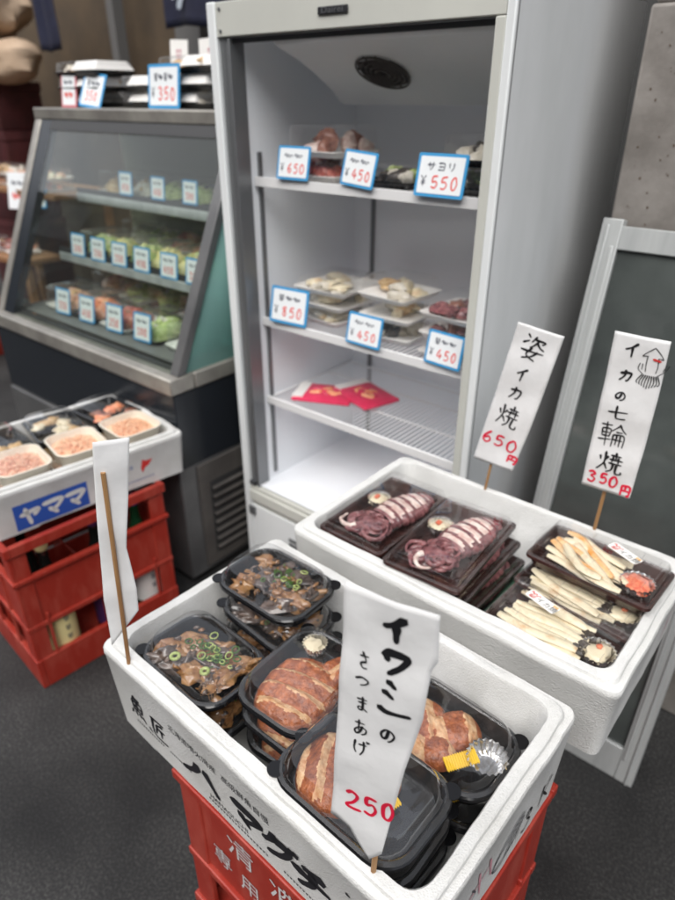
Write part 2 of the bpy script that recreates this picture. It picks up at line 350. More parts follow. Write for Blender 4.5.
# ------------------------------------------------------------------ ground
m = M['asphalt']; tt = m.node_tree; n_ = tt.nodes.new('ShaderNodeTexNoise'); n_.inputs['Scale'].default_value = 2.6; n_.inputs['Detail'].default_value = 7
r_ = tt.nodes.new('ShaderNodeValToRGB'); r_.color_ramp.elements[0].position = .36; r_.color_ramp.elements[0].color = (.30, .30, .31, 1); r_.color_ramp.elements[1].position = .66; r_.color_ramp.elements[1].color = (1.3, 1.28, 1.24, 1)
x_ = tt.nodes.new('ShaderNodeMix'); x_.data_type = 'RGBA'; x_.blend_type = 'MULTIPLY'; x_.inputs[0].default_value = 1
l_ = tt.nodes['Principled BSDF'].inputs['Base Color'].links[0].from_socket
tt.links.new(tt.nodes['Texture Coordinate'].outputs['Object'], n_.inputs['Vector']); tt.links.new(n_.outputs[0], r_.inputs[0])
tt.links.new(l_, x_.inputs[6]); tt.links.new(r_.outputs[0], x_.inputs[7]); tt.links.new(x_.outputs[2], tt.nodes['Principled BSDF'].inputs['Base Color'])
g = MB(); g.box(-60, 60, -60, 60, -.4, 0)
structure(g.build('ground', M['asphalt'], smooth=0))

# ------------------------------------------------------------------ styrofoam box
def foam_box(root, W, D, H, m, seed=0, taper=.008, wall=.026, wrap=False):
    e = 22; o = Vector((seed, seed*2, 0))
    def jag(ring, a):
        out = []
        for (x, y, z) in ring:
            n_ = noise.noise_vector(Vector((x*16, y*16, z*10))+o)*a + noise.noise_vector(Vector((x*55, y*55, z*30))+o)*a*.6
            out.append((x+n_.x, y+n_.y, z+n_.z*.5))
        return out
    S = [(W-taper*2, .014, 0), (W-taper*2+.001, .016, .004), (W-.002, .016, H-.020), (W, .017, H-.018), (W, .017, H-.010), (W-.003, .016, H-.0075), (W-.019, .018, H-.007),
         (W-.021, .022, H-.0015), (W-.025, .021, H), (W-2*wall+.004, .024, H-.0005), (W-2*wall, .026, H-.005), (W-2*wall-.008, .030, .030), (W-2*wall-.022, .030, .022)]
    rings = [jag(rr(a, D-W+a, r, z, 6, e=e), .0017 if i > 2 else .0010) for i, (a, r, z) in enumerate(S)]
    # feet: the lower edge is cut up between corner pads
    for k in (0,):
        rings[0] = [(x, y, z+(.007 if (abs(x) < W*.31 and abs(y) > D*.4) or (abs(y) < D*.26 and abs(x) > W*.4) else 0)) for x, y, z in rings[0]]
    rings.insert(0, rr(W-.06, D-.06, .02, .009, 6, e=e))
    mb = MB(); mb.loft(rings)
    return mb.build('box_body', m, root, smooth=38)

# ------------------------------------------------------------------ crate
def crate(root, W, D, H, bands, m=None, name='crate_body'):
    """bands: list of (z0, z1, inset, kind) for every side; corner posts and a grid floor"""
    m = m or M['red_crate']; mb = MB()
    post = .045
    for sx in (-1, 1):
        for sy in (-1, 1):
            cx, cy = sx*(W/2-.006), sy*(D/2-.006)
            x0, x1 = sorted((cx, cx-sx*post)); y0, y1 = sorted((cy, cy-sy*.010)); mb.box(x0, x1, y0, y1, .002, H-.003)
            x0, x1 = sorted((cx-sx*.0005, cx-sx*.010)); y0, y1 = sorted((cy-sy*.0005, cy-sy*post)); mb.box(x0, x1, y0, y1, .0015, H-.0035)
    for (z0, z1, ins, lip) in bands:
        t = .006 if not lip else .016
        for s in (-1, 1):
            y0, y1 = sorted((s*(D/2-ins), s*(D/2-ins-t))); mb.box(-W/2+ins, W/2-ins, y0, y1, z0, z1)
            x0, x1 = sorted((s*(W/2-ins), s*(W/2-ins-t))); mb.box(x0, x1, -D/2+ins+t, D/2-ins-t, z0, z1)
    # ribs
    for s in (-1, 1):
        for k in (-1, 1):
            y0, y1 = sorted((s*(D/2-.004), s*(D/2-.012))); mb.box(k*W*.17-.004, k*W*.17+.004, y0, y1, .004, bands[1][0] if len(bands) > 1 else H*.5)
            x0, x1 = sorted((s*(W/2-.004), s*(W/2-.012))); mb.box(x0, x1, k*D*.36-.004, k*D*.36+.004, .004, H*.5)
    mb.box(-W/2+.012, W/2-.012, -D/2+.012, D/2-.012, .006, .014)
    # inner dividers
    for k in (-1, 1): mb.box(k*W/6-.0025, k*W/6+.0025, -D/2+.02, D/2-.02, .014, H*.55)
    mb.box(-W/2+.02, W/2-.02, -.0025, .0025, .0145, H*.545)
    return mb.build(name, m, root, smooth=0, bevel=.0025)

def bottle(loc, label, capm, lab, h=.36, rz=0, glass='bottle_dark'):
    t = thing('bottle', label, 'bottle', loc, rz)
    P = [(.036, 0), (.040, .004), (.0405, h*.55), (.036, h*.64), (.016, h*.80), (.0135, h*.84), (.0135, h*.95)]
    mb = MB(); mb.loft([[(r*math.cos(a), r*math.sin(a), z) for a in (2*math.pi*k/20 for k in range(20))] for r, z in P]); mb.build('glass_body', M[glass], t)
    mb = MB(); mb.loft([[(r*math.cos(a), r*math.sin(a), z) for a in (2*math.pi*k/20 for k in range(20))] for r, z in ((.0155, h*.93), (.0165, h*.94), (.016, h))]); mb.build('cap', M[capm], t)
    mb = MB(); mb.loft([[(.0411*math.cos(a), .0411*math.sin(a), z) for a in (2*math.pi*k/20 for k in range(20))] for z in (h*.12, h*.46)], 0, False, False); l = mb.build('paper_label', M[lab], t)
    ink = Ink(3)
    for k in range(3): ink.glyph('+', 0, h*(.40-.075*k), .016, .018, .0025)
    for a in range(4): ink.build('label_mark', M['card_ink'], l, lambda x, y, a=a: (math.cos(x/.0415+a*1.57)*.0418, math.sin(x/.0415+a*1.57)*.0418, y))
    return t

# ================================================================== FRONT STALL
FA = R(-2.0); FC = Vector((-.4265, .485, 0))
cA = FC + Matrix.Rotation(FA, 3, 'Z') @ Vector((.068, .004, 0))
t = thing('beer_crate', 'red crate lettered in white, directly under the front foam box', 'crate', (cA.x, cA.y, .176), FA, 'red crates')
crate(t, .436, .356, .358, [(.340, .358, 0, True), (.168, .340, .010, False), (.150, .166, .003, True), (.0, .034, .0, True)])
ink = Ink(5)
for s_, x, z, k in (('清', -.080, .295, .060), ('酒', .008, .295, .060)):
    ink = Ink(5); ink.text(s_, x, z, k); ink.build('painted_letter', M['white_print'], t, lambda x, y: (x, -.1695, y))

ink = Ink(5)
for s_, x, z, k in (('専', -.126, .226, .044), ('用', -.066, .222, .044)):
    ink = Ink(5); ink.text(s_, x, z, k); ink.build('painted_letter', M['white_print'], t, lambda x, y: (x, -.1695, y))
t = thing('beer_crate', 'lower red crate standing on the asphalt under the lettered crate', 'crate', (cA.x, cA.y, .001), FA, 'red crates')
crate(t, .41, .34, .174, [(.155, .174, 0, True), (.060, .150, .010, False), (.0, .034, .004, False)])

fb = thing('styrofoam_box', 'white foam fish box with bold black brush lettering, holding black trays', 'foam box', (FC.x, FC.y, .535), FA, 'foam boxes used as displays')
BW, BD, BH = .580, .356, .165
foam_box(fb, BW, BD, BH, M['foam'], 1)
def fface(x, z):      # front wall of the front box, follows its taper
    return (x, -(BD/2-.008+.008*max(0, z)/BH)-.0012, z)
ink = Ink(11)
ink.glyph('魚', -.216, .078, .038, .046, .0056); ink.glyph('匠', -.163, .072, .038, .046, .0060)
ink.stroke([(-.190, .056), (-.184, .050)], .006)
ink.build('brush_lettering', M['ink'], fb, fface); ink = Ink(12)
for ch, x, wd, hh, z in (('ハ', -.068, .074, .042, .064), ('マ', .022, .056, .044, .064), ('グ', .080, .054, .048, .066), ('チ', .136, .058, .050, .064)):
    ink.glyph(ch, x, z, wd, hh, .0160, taper=.45, shear=.18)
ink.build('brand_lettering', M['ink'], fb, fface); ink = Ink(12)
ink.text('北海道噴火湾産', -.080, .108, .0150); ink.text('高級鮮魚自慢', .026, .108, .0150)
ink.text('HAMAGUCHI', -.016, .033, .0130)
ink.word('++++++++++++++++++++', .0, .0225, .120, .0046, .0011); ink.word('+++++++++++++', -.192, .042, .070, .0048, .0012); ink.word('++++++++++++', -.118, .044, .050, .0040, .0009); ink.word('++++++++++++++++', .130, .024, .086, .0046, .0010)
ink.build('small_lettering', M['ink'], fb, fface)
ink = Ink(2)
ink.stroke([(.193, .117), (.198, .1155)], .006); ink.build('staple_hole', M['dark_in'], fb, fface)
def sface(y, z): return ((BW/2-.008+.008*max(0, z)/BH)+.0012, y, z)
ink = Ink(4)
ink.glyph('3', .074, .048, .028, .050, .0050); ink.glyph('K', .122, .052, .034, .054, .0050)
ink.build('marker_writing', M['ink_hand'], fb, sface)
ink = Ink(9)
for k in range(3): ink.stroke([(.046+.004*k, .098-.006*k), (.008, .084-.008*k), (-.016, .050), (.008, .030+.006*k), (.036, .050), (.052, .086)], .0026)
for k in range(4): ink.stroke([(.014+.010*k, .040), (.030+.008*k, .092)], .0028)
ink.stroke([(.02, .060), (.062, .072)], .0026)
ink.stroke([(-.118, .046), (-.098, .070), (-.080, .078)], .0034); ink.stroke([(-.112, .078), (-.088, .034)], .0034); ink.stroke([(-.125, .030), (-.088, .052)], .003)
ink.stroke([(-.070, .088), (-.060, .070), (-.072, .060)], .003)
ink.build('scribbled_writing', M['ink_faint'], fb, sface)
ink = Ink(3)
for (a, b) in (((-.060, .11), (-.045, .045)), ((-.035, .105), (-.02, .05)), ((-.075, .075), (-.03, .088))): ink.stroke([a, b], .005)
ink.build('faded_red_mark', M['pink_ink'], fb, sface)

# ------------------------------------------------------------------ trays with clear lids
def black_tray(loc, rz, label, fill, W=.176, D=.128, tilt=(0, 0), seed=0, lid=True):
    t = thing('food_tray', label, 'food pack', loc, rz, 'black lidded trays of food', rx=tilt[0], ry=tilt[1])
    h = .028
    S = [(W-.034, .028, 0), (W-.030, .030, .002), (W-.018, .034, h-.004), (W-.014, .036, h), (W-.004, .038, h+.001), (W, .040, h-.001), (W, .040, h-.006),
         (W-.004, .038, h-.0055), (W-.016, .035, h-.001-.002), (W-.0225, .032, .006), (W-.040, .028, .003)]
    mb = MB(); mb.loft([rr(a, D-W+a, r, z, 7) for a, r, z in S])
    for sx, sy in ((1, 1), (-1, -1)):   # snap tabs at two corners
        cx, cy = sx*(W/2-.012), sy*(D/2-.012)
        mb.loft([[(cx+.011*math.cos(a), cy+.011*math.sin(a), z) for a in (2*math.pi*k/16 for k in range(16))] for z in (h+.0008, h+.0028)])
    mb.build('tray_base', M['black_tray'], t)
    if fill: fill(t, W, D, seed)
    if lid:
        S = [(W-.003, .038, h+.002), (W-.012, .036, h+.0035), (W-.016, .034, h+.002), (W-.018, .034, h+.009), (W-.022, .033, h+.012), (W-.026, .032, h+.020), (W-.034, .028, h+.0245), (W-.046, .024, h+.0258)]
        mb = MB(); mb.loft([rr(a, D-W+a, r, z, 7) for a, r, z in S], [1, 1, 0, 0, 0, 0, 0], False, True); mb.build('clear_lid', [M['lid'], M['lid_rim']], t)
    return t

def foil_cup(t, x, y, z, r=.018, fillm=None, seed=0):
    mb = MB(); n = 40
    rings = []
    for k, (rr_, zz) in enumerate(((.6, 0), (.8, .004), (1, .016), (1.06, .018))):
        rings.append([(x+r*rr_*(1+.06*(-1)**i*(k > 0))*math.cos(2*math.pi*i/n), y+r*rr_*(1+.06*(-1)**i*(k > 0))*math.sin(2*math.pi*i/n), z+zz) for i in range(n)])
    mb.loft(rings, 0, True, False); c = mb.build('foil_cup', M['foil'], t, smooth=0)
    if fillm:
        mb = MB(); mb.blob((x, y, z+.010), (r*.85, r*.85, .010), 0, seed, .3, 12, 8); mb.build('garnish', M[fillm], c)

def patty(t, cx, cy, a, b, rz, teeth, seed, z=.006, h=.020):
    """fried fishcake cut in leaning slices: brown skin with pale cut faces"""
    mb = MB(); nu, nv = 84, 44; o = Vector((seed*5.3, seed, 2))
    ph = seed*.37 % 1
    def wob(x, y): return noise.noise(Vector((x*24, y*24, 0))+o)*.18+.10*y/b
    def saw(x, y):
        f = ((x/a*.5+.5)*teeth+wob(x, y)+ph) % 1
        return f
    def P(u, v):
        ang = (u*2-1); r_ = v*2-1
        x = a*ang; lim = (max(0, 1-abs(ang)**2.6))**(1/2.2)
        y = b*r_*lim
        d = max(0, 1-abs(ang)**3)**.5*max(0, 1-abs(r_)**2.6)**.5
        f = saw(x, y); tooth = (f/.68 if f < .68 else (1-f)/.32)
        zz = z+d*(h*.62+.0075*tooth*(.6+.4*d))+(.0024*noise.noise(Vector((x*70, y*70, 1))+o)+.0014*noise.noise(Vector((x*260, y*260, 1))+o))*d
        c_, s_ = math.cos(rz), math.sin(rz)
        return (cx+x*c_-y*s_, cy+x*s_+y*c_, zz)
    def mi(u, v):
        x = a*(u*2-1); y = b*(v*2-1); f = saw(x, y)
        n_ = noise.noise(Vector((x*110, y*110, 5))+o)*1.4
        return 1 if (f > .64-.12*n_ and abs(v*2-1) < .88+.1*n_) else 0
    mb.grid(P, nu, nv, mi); return mb.build('fishcake', [M['crust'], M['pale']], t, smooth=60)

def fill_satsuma(kind):
    def f(t, W, D, seed):
        if kind == 'c':      # cake fills the tray, foil cup in the far right corner
            patty(t, -.014, .004, .062, .053, R(8), 4.6, seed, h=.030)
            patty(t, .048, -.020, .024, .034, R(70), 1.6, seed+3, h=.024)
            foil_cup(t, .056, .030, .014, .017, 'cream')
        elif kind == 'd':
            patty(t, -.036, .000, .052, .055, R(28), 3.6, seed, h=.030)
            patty(t, .004, .022, .030, .026, R(40), 1.6, seed+5, h=.024)
            garn(t, .034, -.006, R(75)); 
        else:
            patty(t, -.042, -.004, .046, .046, R(38), 2.6, seed, h=.028)
            patty(t, .004, .020, .036, .030, R(50), 1.8, seed+4, h=.034)
            patty(t, -.006, -.026, .038, .024, R(30), 1.6, seed+9, h=.028)
            garn(t, .036, -.014, R(60)); foil_cup(t, .060, .006, .012, .024)
    return f
def garn(t, x, y, rz):
    mb = MB(); n = 14; vs = []; 
    for s, z in ((0, .018), (1, .0195)):
        for i in range(n*2+1):
            u = -1+i/n; wv = .0075+(.0022 if i % 2 else 0); vs.append((u*.022, -wv, z)); vs.append((u*.022, wv, z+.004))
    k = 2*(2*n+1); fs = []
    for i in range(2*n): a = 2*i; fs += [(a, a+1, a+3, a+2), (k+a, k+a+2, k+a+3, k+a+1), (a, a+2, k+a+2, k+a), (a+1, k+a+1, k+a+3, a+3)]
    mb.T = Matrix.Translation((x, y, 0)) @ Matrix.Rotation(rz, 4, 'Z'); mb.add(vs, fs)
    mb.build('yellow_divider', M['yellow'], t, smooth=0)

def fill_stew(kind):
    def f(t, W, D, seed):
        r = random.Random(seed); mb = MB()
        for i in range(17):
            x = -W*.33+W*.66*((i*.618) % 1)+r.uniform(-.006, .006); y = r.uniform(-D*.28, D*.28)
            mb.blob((x, y, .012+r.uniform(0, .009)), (r.uniform(.016, .030), r.uniform(.008, .014), r.uniform(.006, .012)), 0 if r.random() < (.68 if kind == 'b' else .55) else 1, seed+i, .75, 20, 12, r.uniform(.2, 1.6))
        for i in range(60): mb.blob((r.uniform(-W*.34, W*.34), r.uniform(-D*.30, D*.30), .020+r.uniform(0, .009)), (r.uniform(.003, .007), .003, .003), r.randrange(2), i, .6, 7, 5, r.uniform(0, 3))
        mb.build('simmered_fish', [M['stew'], M['stew_dark']], t, smooth=70)
        mb = MB()
        for i in range(22 if kind == 'b' else 10):
            x = r.gauss(.006, .020); y = r.gauss(.006, .014); z = .030+r.uniform(0, .005); rad = r.uniform(.003, .006)
            tx = r.uniform(-.5, .5)
            pts = [(x+rad*math.cos(a), y+rad*math.sin(a), z+rad*math.sin(a)*tx) for a in (2*math.pi*k/12 for k in range(13))]
            mb.tube(pts, .0011, 0 if r.random() < .6 else 1, 6)
        for i in range(26):
            x = r.gauss(.008, .014); y = r.gauss(.010, .010); z = .031+r.uniform(0, .006); a = r.uniform(0, 6.3)
            mb.tube([(x, y, z), (x+.006*math.cos(a), y+.006*math.sin(a), z+r.uniform(-.003, .002))], .0010, 1, 5)
        mb.build('chopped_onion', [M['onion'], M['onion_dark']], t, smooth=60)
        if kind == 'b':
            mb = MB()
            for (x, y, rad) in ((-.026, -.030, .0085), (.028, -.018, .0075)):
                mb.tube([(x+rad*.7*math.cos(a), y+rad*.7*math.sin(a), .034) for a in (2*math.pi*k/14 for k in range(15))], .0026, 0, 7)
            mb.build('leek_ring', M['onion'], t, smooth=60)
            foil_cup(t, .050, -.030, .010, .012)
    return f

Z0 = .600
def fl(x, y): # box-local point -> world
    v = Matrix.Rotation(FA, 3, 'Z') @ Vector((x, y, 0)); return FC.x+v.x, FC.y+v.y
for k in range(3):
    x, y = (-.590+(.014, .010, 0)[k], .556-(.012, .008, 0)[k])
    black_tray((x, y, Z0+.047*k+.004), FA+R((4, -3, 2)[k]), ('bottom black tray of the far left stack, mostly covered', 'middle black tray of the far left stack under another', 'black tray of simmered fish on top of the far left stack, with green onion')[k], fill_stew('a'), seed=21+k)
for k in range(2):
    x, y = (-.588+.006*(1-k), .402)
    black_tray((x, y, Z0+.048+.047*(k-1)*.98+.012*k), FA+R(1-2*k), ('black tray hidden beneath the sliced onion tray, near left corner', 'black tray of fish with leek rings beside the left price sign stick')[k], fill_stew('b'), seed=31+k)
for k in range(3):
    black_tray((-.436+.004*(2-k), .456, Z0+.002+.038*k), R(92)+R((3, -2, 0)[k]), ('lowest black fishcake tray of the middle stack', 'second black fishcake tray down in the middle stack', 'black tray of sliced brown fishcake on top of the middle stack')[k], fill_satsuma('c'), seed=41+k, W=.168, D=.138)
for k in range(3):
    black_tray((-.286, .392-.002*k, Z0-.012+.043*k), FA+R((-2, 2, 0)[k]), ('bottom black tray of the nearest stack behind the large sign', 'middle black tray of the nearest stack behind the large sign', 'nearest black fishcake tray, half hidden behind the 250 sign')[k], fill_satsuma('d'), seed=51+k, W=.194, D=.138)
for k in range(2):
    black_tray((-.254, .518, Z0-.008+.043*k+.022*k), FA+R((3, -1)[k]), ('lower black tray of the right hand stack against the foam wall', 'black fishcake tray with yellow divider and foil at the right')[k], fill_satsuma('e'), seed=61+k, W=.182, D=.128)

# ================================================================== REAR FOAM BOX
RA = R(-.4); RC = Vector((-.386, .856, 0))
rb = thing('styrofoam_box', 'plain white foam box behind the lettered one, holding squid packs', 'foam box', (RC.x, RC.y, .588), RA, 'foam boxes used as displays')
foam_box(rb, .584, .352, .142, M['foam_worn'], 9)
ink = Ink(8); ink.stroke([(.07, .05), (.075, .09)], .004); ink.stroke([(.085, .055), (.08, .10), (.1, .11)], .004)
ink.build('faded_red_mark', M['pink_ink'], rb, lambda y, z: (.292-.008+.008*z/.142+.0012, y, z))
t = thing('beer_crate', 'upper red crate hidden under the rear foam box', 'crate', (-.42, .86, .31), RA, 'red crates'); crate(t, .36, .29, .278, [(.258, .278, 0, True), (.105, .245, .010, False), (.0, .034, .004, False)])
t = thing('beer_crate', 'lower red crate on the ground under the rear foam box', 'crate', (-.42, .86, 0), RA, 'red crates'); crate(t, .36, .29, .309, [(.288, .309, 0, True), (.105, .270, .010, False), (.0, .034, .004, False)])
mb = MB(); mb.grid(lambda u, v: (-.345+.225*u, .735+.20*v, .6735-.030*max(0, 1-u*5)**2+.0006*math.sin(u*9+v*5)), 20, 12)
tag(mb.build('green_sheet', M['green_sheet'], solid=.0006), 'green plastic sheet between the squid packs in the rear foam box', 'sheet')

def brown_pack(loc, rz, label, fill, W, D, h=.022, lidh=.020, seed=0, group='brown trays of grilled squid', tilt=(0, 0)):
    t = thing('squid_pack', label, 'food pack', loc, rz, group, rx=tilt[0], ry=tilt[1])
    S = [(W-.022, .006, 0), (W-.006, .008, h-.002), (W-.001, .009, h), (W, .010, h-.002), (W, .010, h-.005), (W-.004, .009, h-.005), (W-.012, .008, h-.003), (W-.026, .006, .003)]
    mb = MB(); mb.loft([rr(a, D-W+a, r, z, 4) for a, r, z in S])
    mb.build('tray_base', M['brown_tray'], t)
    if fill: fill(t, W, D, seed)
    S = [(W+.001, .009, h+.0015), (W-.010, .009, h+.0025), (W-.012, .010, h+.001), (W-.014, .010, h+lidh*.7), (W-.018, .010, h+lidh), (W-.026, .010, h+lidh+.001)]
    mb = MB(); mb.loft([rr(a, D-W+a, r, z, 4) for a, r, z in S], [1, 1, 0, 0, 0], False, True)
    for s in (-1, 1):     # pressed ridges along the lid ends
        for k in range(7): 
            x = s*(D/2-.020-.0)*0
            mb.tube([(-W/2+.022+(W-.044)*k/6, s*(D/2-.017), h+lidh+.0012), (-W/2+.022+(W-.044)*k/6, s*(D/2-.034), h+lidh+.0012)], .0008, 1, 5)
    mb.build('clear_lid', [M['lid'], M['lid_rim']], t)
    return t

def fill_squid(t, W, D, seed):
    r = random.Random(seed); mb = MB(); n = 60
    # mantle: tapering body with wide scored white slices, lies along the far half of the tray
    ax = Vector((.22, 1, 0)).normalized(); side = Vector((ax.y, -ax.x, 0)); st = Vector((.004, -.020, .018)); L = .112
    rings = []; mi = []
    for i in range(n+1):
        u = i/n; rad = .038*(math.sin(math.pi*min(1, .20+u*.72))**.5); rad *= 1+.03*math.sin(u*50)
        c = st+ax*L*u; f_ = (u*5.6) % 1; k = 1-.07*(f_ < .12 or f_ > .88)
        rings.append([tuple(c+side*rad*k*math.cos(a)+Vector((0, 0, rad*.50*k*math.sin(a)))) for a in (2*math.pi*q/24 for q in range(24))])
    vs = [p for g_ in rings for p in g_]; fs = []
    for i in range(n):
        for q in range(24):
            fs.append((i*24+q, i*24+(q+1) % 24, (i+1)*24+(q+1) % 24, (i+1)*24+q))
            u = (i+.5)/n; a = 2*math.pi*(q+.5)/24; f_ = (u*5.6+.10*math.cos(a)) % 1; edge = .07*math.sin(u*40+seed)
            mi.append(1 if (.16 < f_ < .76 and .72+edge < a < 2.35+edge and .05 < u < .95) else 0)
    mb.add(vs, fs, mi); mb.blob(tuple(st+ax*(L-.004)), (.024, .014, .010), 0, seed, .3, 14, 8)
    mb.build('squid_body', [M['squid'], M['squid_white']], t, smooth=60)
    mb = MB()
    mb.blob((-.004, -.046, .014), (.038, .028, .013), 0, seed+2, .4, 14, 9)
    for k in range(18):
        a0 = R(100+k*19); x, y = -.006+.022*math.cos(a0), -.052+.018*math.sin(a0); pts = []; a = a0; st_ = .0050*r.uniform(.8, 1.2); curl = r.choice((-1, 1))*r.uniform(.22, .60); z = .018+r.uniform(0, .010)
        for i in range(12):
            x = max(-W/2+.016, min(W/2-.016, x)); y = max(-D/2+.016, min(D/2-.016, y))
            pts.append((x, y, z)); x += st_*math.cos(a); y += st_*math.sin(a); a += curl; z = max(.008, z+r.uniform(-.002, .0015))
        mb.tube(pts, [.0056*(1-i/16) for i in range(12)], int(k == 7), 8)
    mb.build('squid_tentacle', [M['squid'], M['squid_white']], t, smooth=60)
    foil_cup(t, -.036, .026, .010, .021, 'cream', seed)
    mb = MB(); mb.blob((-.038, .022, .031), (.005, .007, .003), 0, seed); mb.build('red_garnish', M['roe'], t)

for k in range(2):
    brown_pack((-.572, .828, .704-.045*(1-k)), RA+R(4-4*k), ('lower brown pack under the left squid pack in the rear box', 'left whole squid pack, on top of its pile')[k], fill_squid, .138, .228, seed=71+k)
for k in range(4):
    brown_pack((-.424+.008*(3-k), .812+.003*(3-k), .617+.034*k), RA+R((3, -2, 1, 4)[k]), ('lowest brown pack of the four high squid pile', 'second brown pack from the bottom of the squid pile', 'brown pack just under the top of the squid pile', 'right whole squid pack, on top of the highest pile')[k], fill_squid, .140, .230, h=.020, lidh=.014, seed=81+k)

def fill_strips(kind):
    def f(t, W, D, seed):
        r = random.Random(seed); mb = MB(); mb.T = Matrix.Diagonal((1, 1, .66, 1))
        for i in range(15):
            y = -D*.31+D*.62*(i % 7)/6+r.uniform(-.003, .003); x = r.uniform(-.028, -.006) if kind != 'top' else r.uniform(-.024, -.002)
            L = r.uniform(.050, .070); a = R(r.uniform(-16, 6)) - (R(24) if kind == 'top' and i > 6 else 0); z = .019+.012*(i//7)+r.uniform(0, .004)
            dx, dy = math.cos(a), math.sin(a); pts = [(x-dx*L+dx*2*L*k/7, y-dy*L+dy*2*L*k/7+.002*math.sin(k+i), z+.001*math.sin(k*1.3+i)) for k in range(8)]
            pts = [(max(-W/2+.015, min(W/2-.015, p[0])), max(-D/2+.013, min(D/2-.013, p[1])), p[2]) for p in pts]
            rad = r.uniform(.0054, .0094); mb.tube(pts, [rad*.7]+[rad]*6+[rad*.7], 1 if (kind == 'top' and i in (8, 10, 12)) else 0, 8)
        mb.build('squid_strip', [M['cream'], M['amber']], t, smooth=60)
        if kind != 'top':
            mb = MB()
            for k in range(9): mb.blob((.040+r.uniform(-.005, .008), -.028+.007*k*.9, .018+r.uniform(0, .006)), (.009, .006, .006), 0, seed+k, .5)
            mb.build('seaweed_garnish', M['nori'], t)
        foil_cup(t, W/2-.036, (-.008 if kind != 'top' else -.010), .010, .024, 'roe' if kind == 'top' else 'cream', seed)
        if kind != 'top':
            mb = MB(); mb.blob((W/2-.036, -.004, .031), (.005, .005, .003), 0, seed); mb.build('red_garnish', M['roe'], t)
    return f
def sticker(t, x, y, z, rz, w_=.055, h_=.020):
    mb = MB(); Mx = Matrix.Translation((x, y, z)) @ Matrix.Rotation(rz, 4, 'Z'); mb.T = Mx
    mb.loft([rr(w_, h_, .004, 0, 3), rr(w_, h_, .004, .0005, 3)]); s = mb.build('sticker', M['sticker'], t, smooth=0)
    a = Ink(2); a.glyph('~', -w_*.28, h_*.16, w_*.34, h_*.5, .0018); a.glyph('+', -w_*.30, -h_*.22, w_*.26, h_*.4, .0014)
    a.build('sticker_red_writing', M['redmark'], s, lambda p, q: tuple(Mx @ Vector((p, q, .0009))))
    a = Ink(6); a.text('イカ焼', w_*.18, -h_*.12, h_*.62); a.build('sticker_black_writing', M['ink'], s, lambda p, q: tuple(Mx @ Vector((p, q, .0009))))
    a = Ink(7); a.poly([(w_*.30, h_*.18), (w_*.46, h_*.18), (w_*.46, h_*.42), (w_*.30, h_*.42)]); a.build('sticker_orange_patch', M['amber'], s, lambda p, q: tuple(Mx @ Vector((p, q, .0009))))
GS = 'packs of white squid strips'
p1 = brown_pack((-.214, .776, .676), RA+R(-3), 'nearest pack of white squid strips, sticker across its lid', fill_strips('near'), .200, .120, seed=91, group=GS)
sticker(p1, -.036, .012, .0442, R(-14))
p3 = brown_pack((-.210, .872, .684), RA+R(-6), 'pack of squid strips pinned underneath the highest right pack', fill_strips('mid'), .200, .116, seed=92, group=GS)
p2 = brown_pack((-.208, .900, .726), RA+R(-3), 'topmost right pack of squid strips with amber pieces and red roe', fill_strips('top'), .200, .116, seed=93, group=GS)
sticker(p2, .028, .022, .0442, R(-20))
for k, z in enumerate((.6135, .6430)):
    brown_pack((-.214, .80+.03*k, z), RA, ('bottom pack of squid strips, on the floor of the rear box', 'pack of squid strips directly under the green sheet')[k], fill_strips('mid'), .184, .104, h=.017, lidh=.010, seed=95+k, group=GS)

# ================================================================== PAPER SIGNS ON STICKS
def lerp_list(P, t):
    s = t*(len(P)-1); i = min(int(s), len(P)-2); f = s-i; return (P[i][0]+(P[i+1][0]-P[i][0])*f, P[i][1]+(P[i+1][1]-P[i][1])*f)
def sign(base, phi, L, Rr, label, glyphs, reds, stick, wdk=.11, curl=.003, seed=0, extra=None, rot=0, flip=False):
    t = thing('price_sign', label, 'price sign', base, R(phi), 'paper price signs on sticks')
    def depth(u, z):
        h = L[0][1]; k = (u-(L[0][0]+Rr[0][0])/2)/.045
        return -.004+curl*(k*k-.5)*.6+.0016*noise.noise(Vector((u*40, z*25, seed)))+.0010*math.sin(z*60+seed)
    def P(u, v):
        a, b = lerp_list(L, v), lerp_list(Rr, v); x = a[0]+(b[0]-a[0])*u; z = a[1]+(b[1]-a[1])*u; return (x, depth(x, z), z)
    mb = MB(); mb.grid(P, 14, 48); pp = mb.build('paper', M['paper'], t, smooth=60, solid=.0005)
    s0, s1, rs = stick
    mb = MB(); mb.tube([(s0[0], .0012+s0[2], s0[1]), (s1[0], .0012+s1[2], s1[1])], rs, 0, 8); mb.build('stick', M['wood'], t)
    fn = lambda x, z: (x, depth(x, z)-.0010, z)
    if glyphs:
        ink = Ink(seed+3)
        for g_ in glyphs:
            ch, x, z, w_, h_ = g_[:5]; wd = (g_[5] if len(g_) > 5 else .0036)*1.15
            ink.glyph(ch, x, z, w_*.95, h_*.95, wd, rot=rot)
        ink.build('black_handwriting', M['ink_hand'], pp, fn)
    if reds:
        ink = Ink(seed+4)
        for ch, x, z, w_, h_ in reds: ink.glyph(ch, x, z, w_*1.0, h_*.86, .0040, rot=rot, taper=.15)
        ink.build('red_handwriting', M['red_ink'], pp, fn)
    if extra: extra(pp, fn)
    return t
W5 = .0072
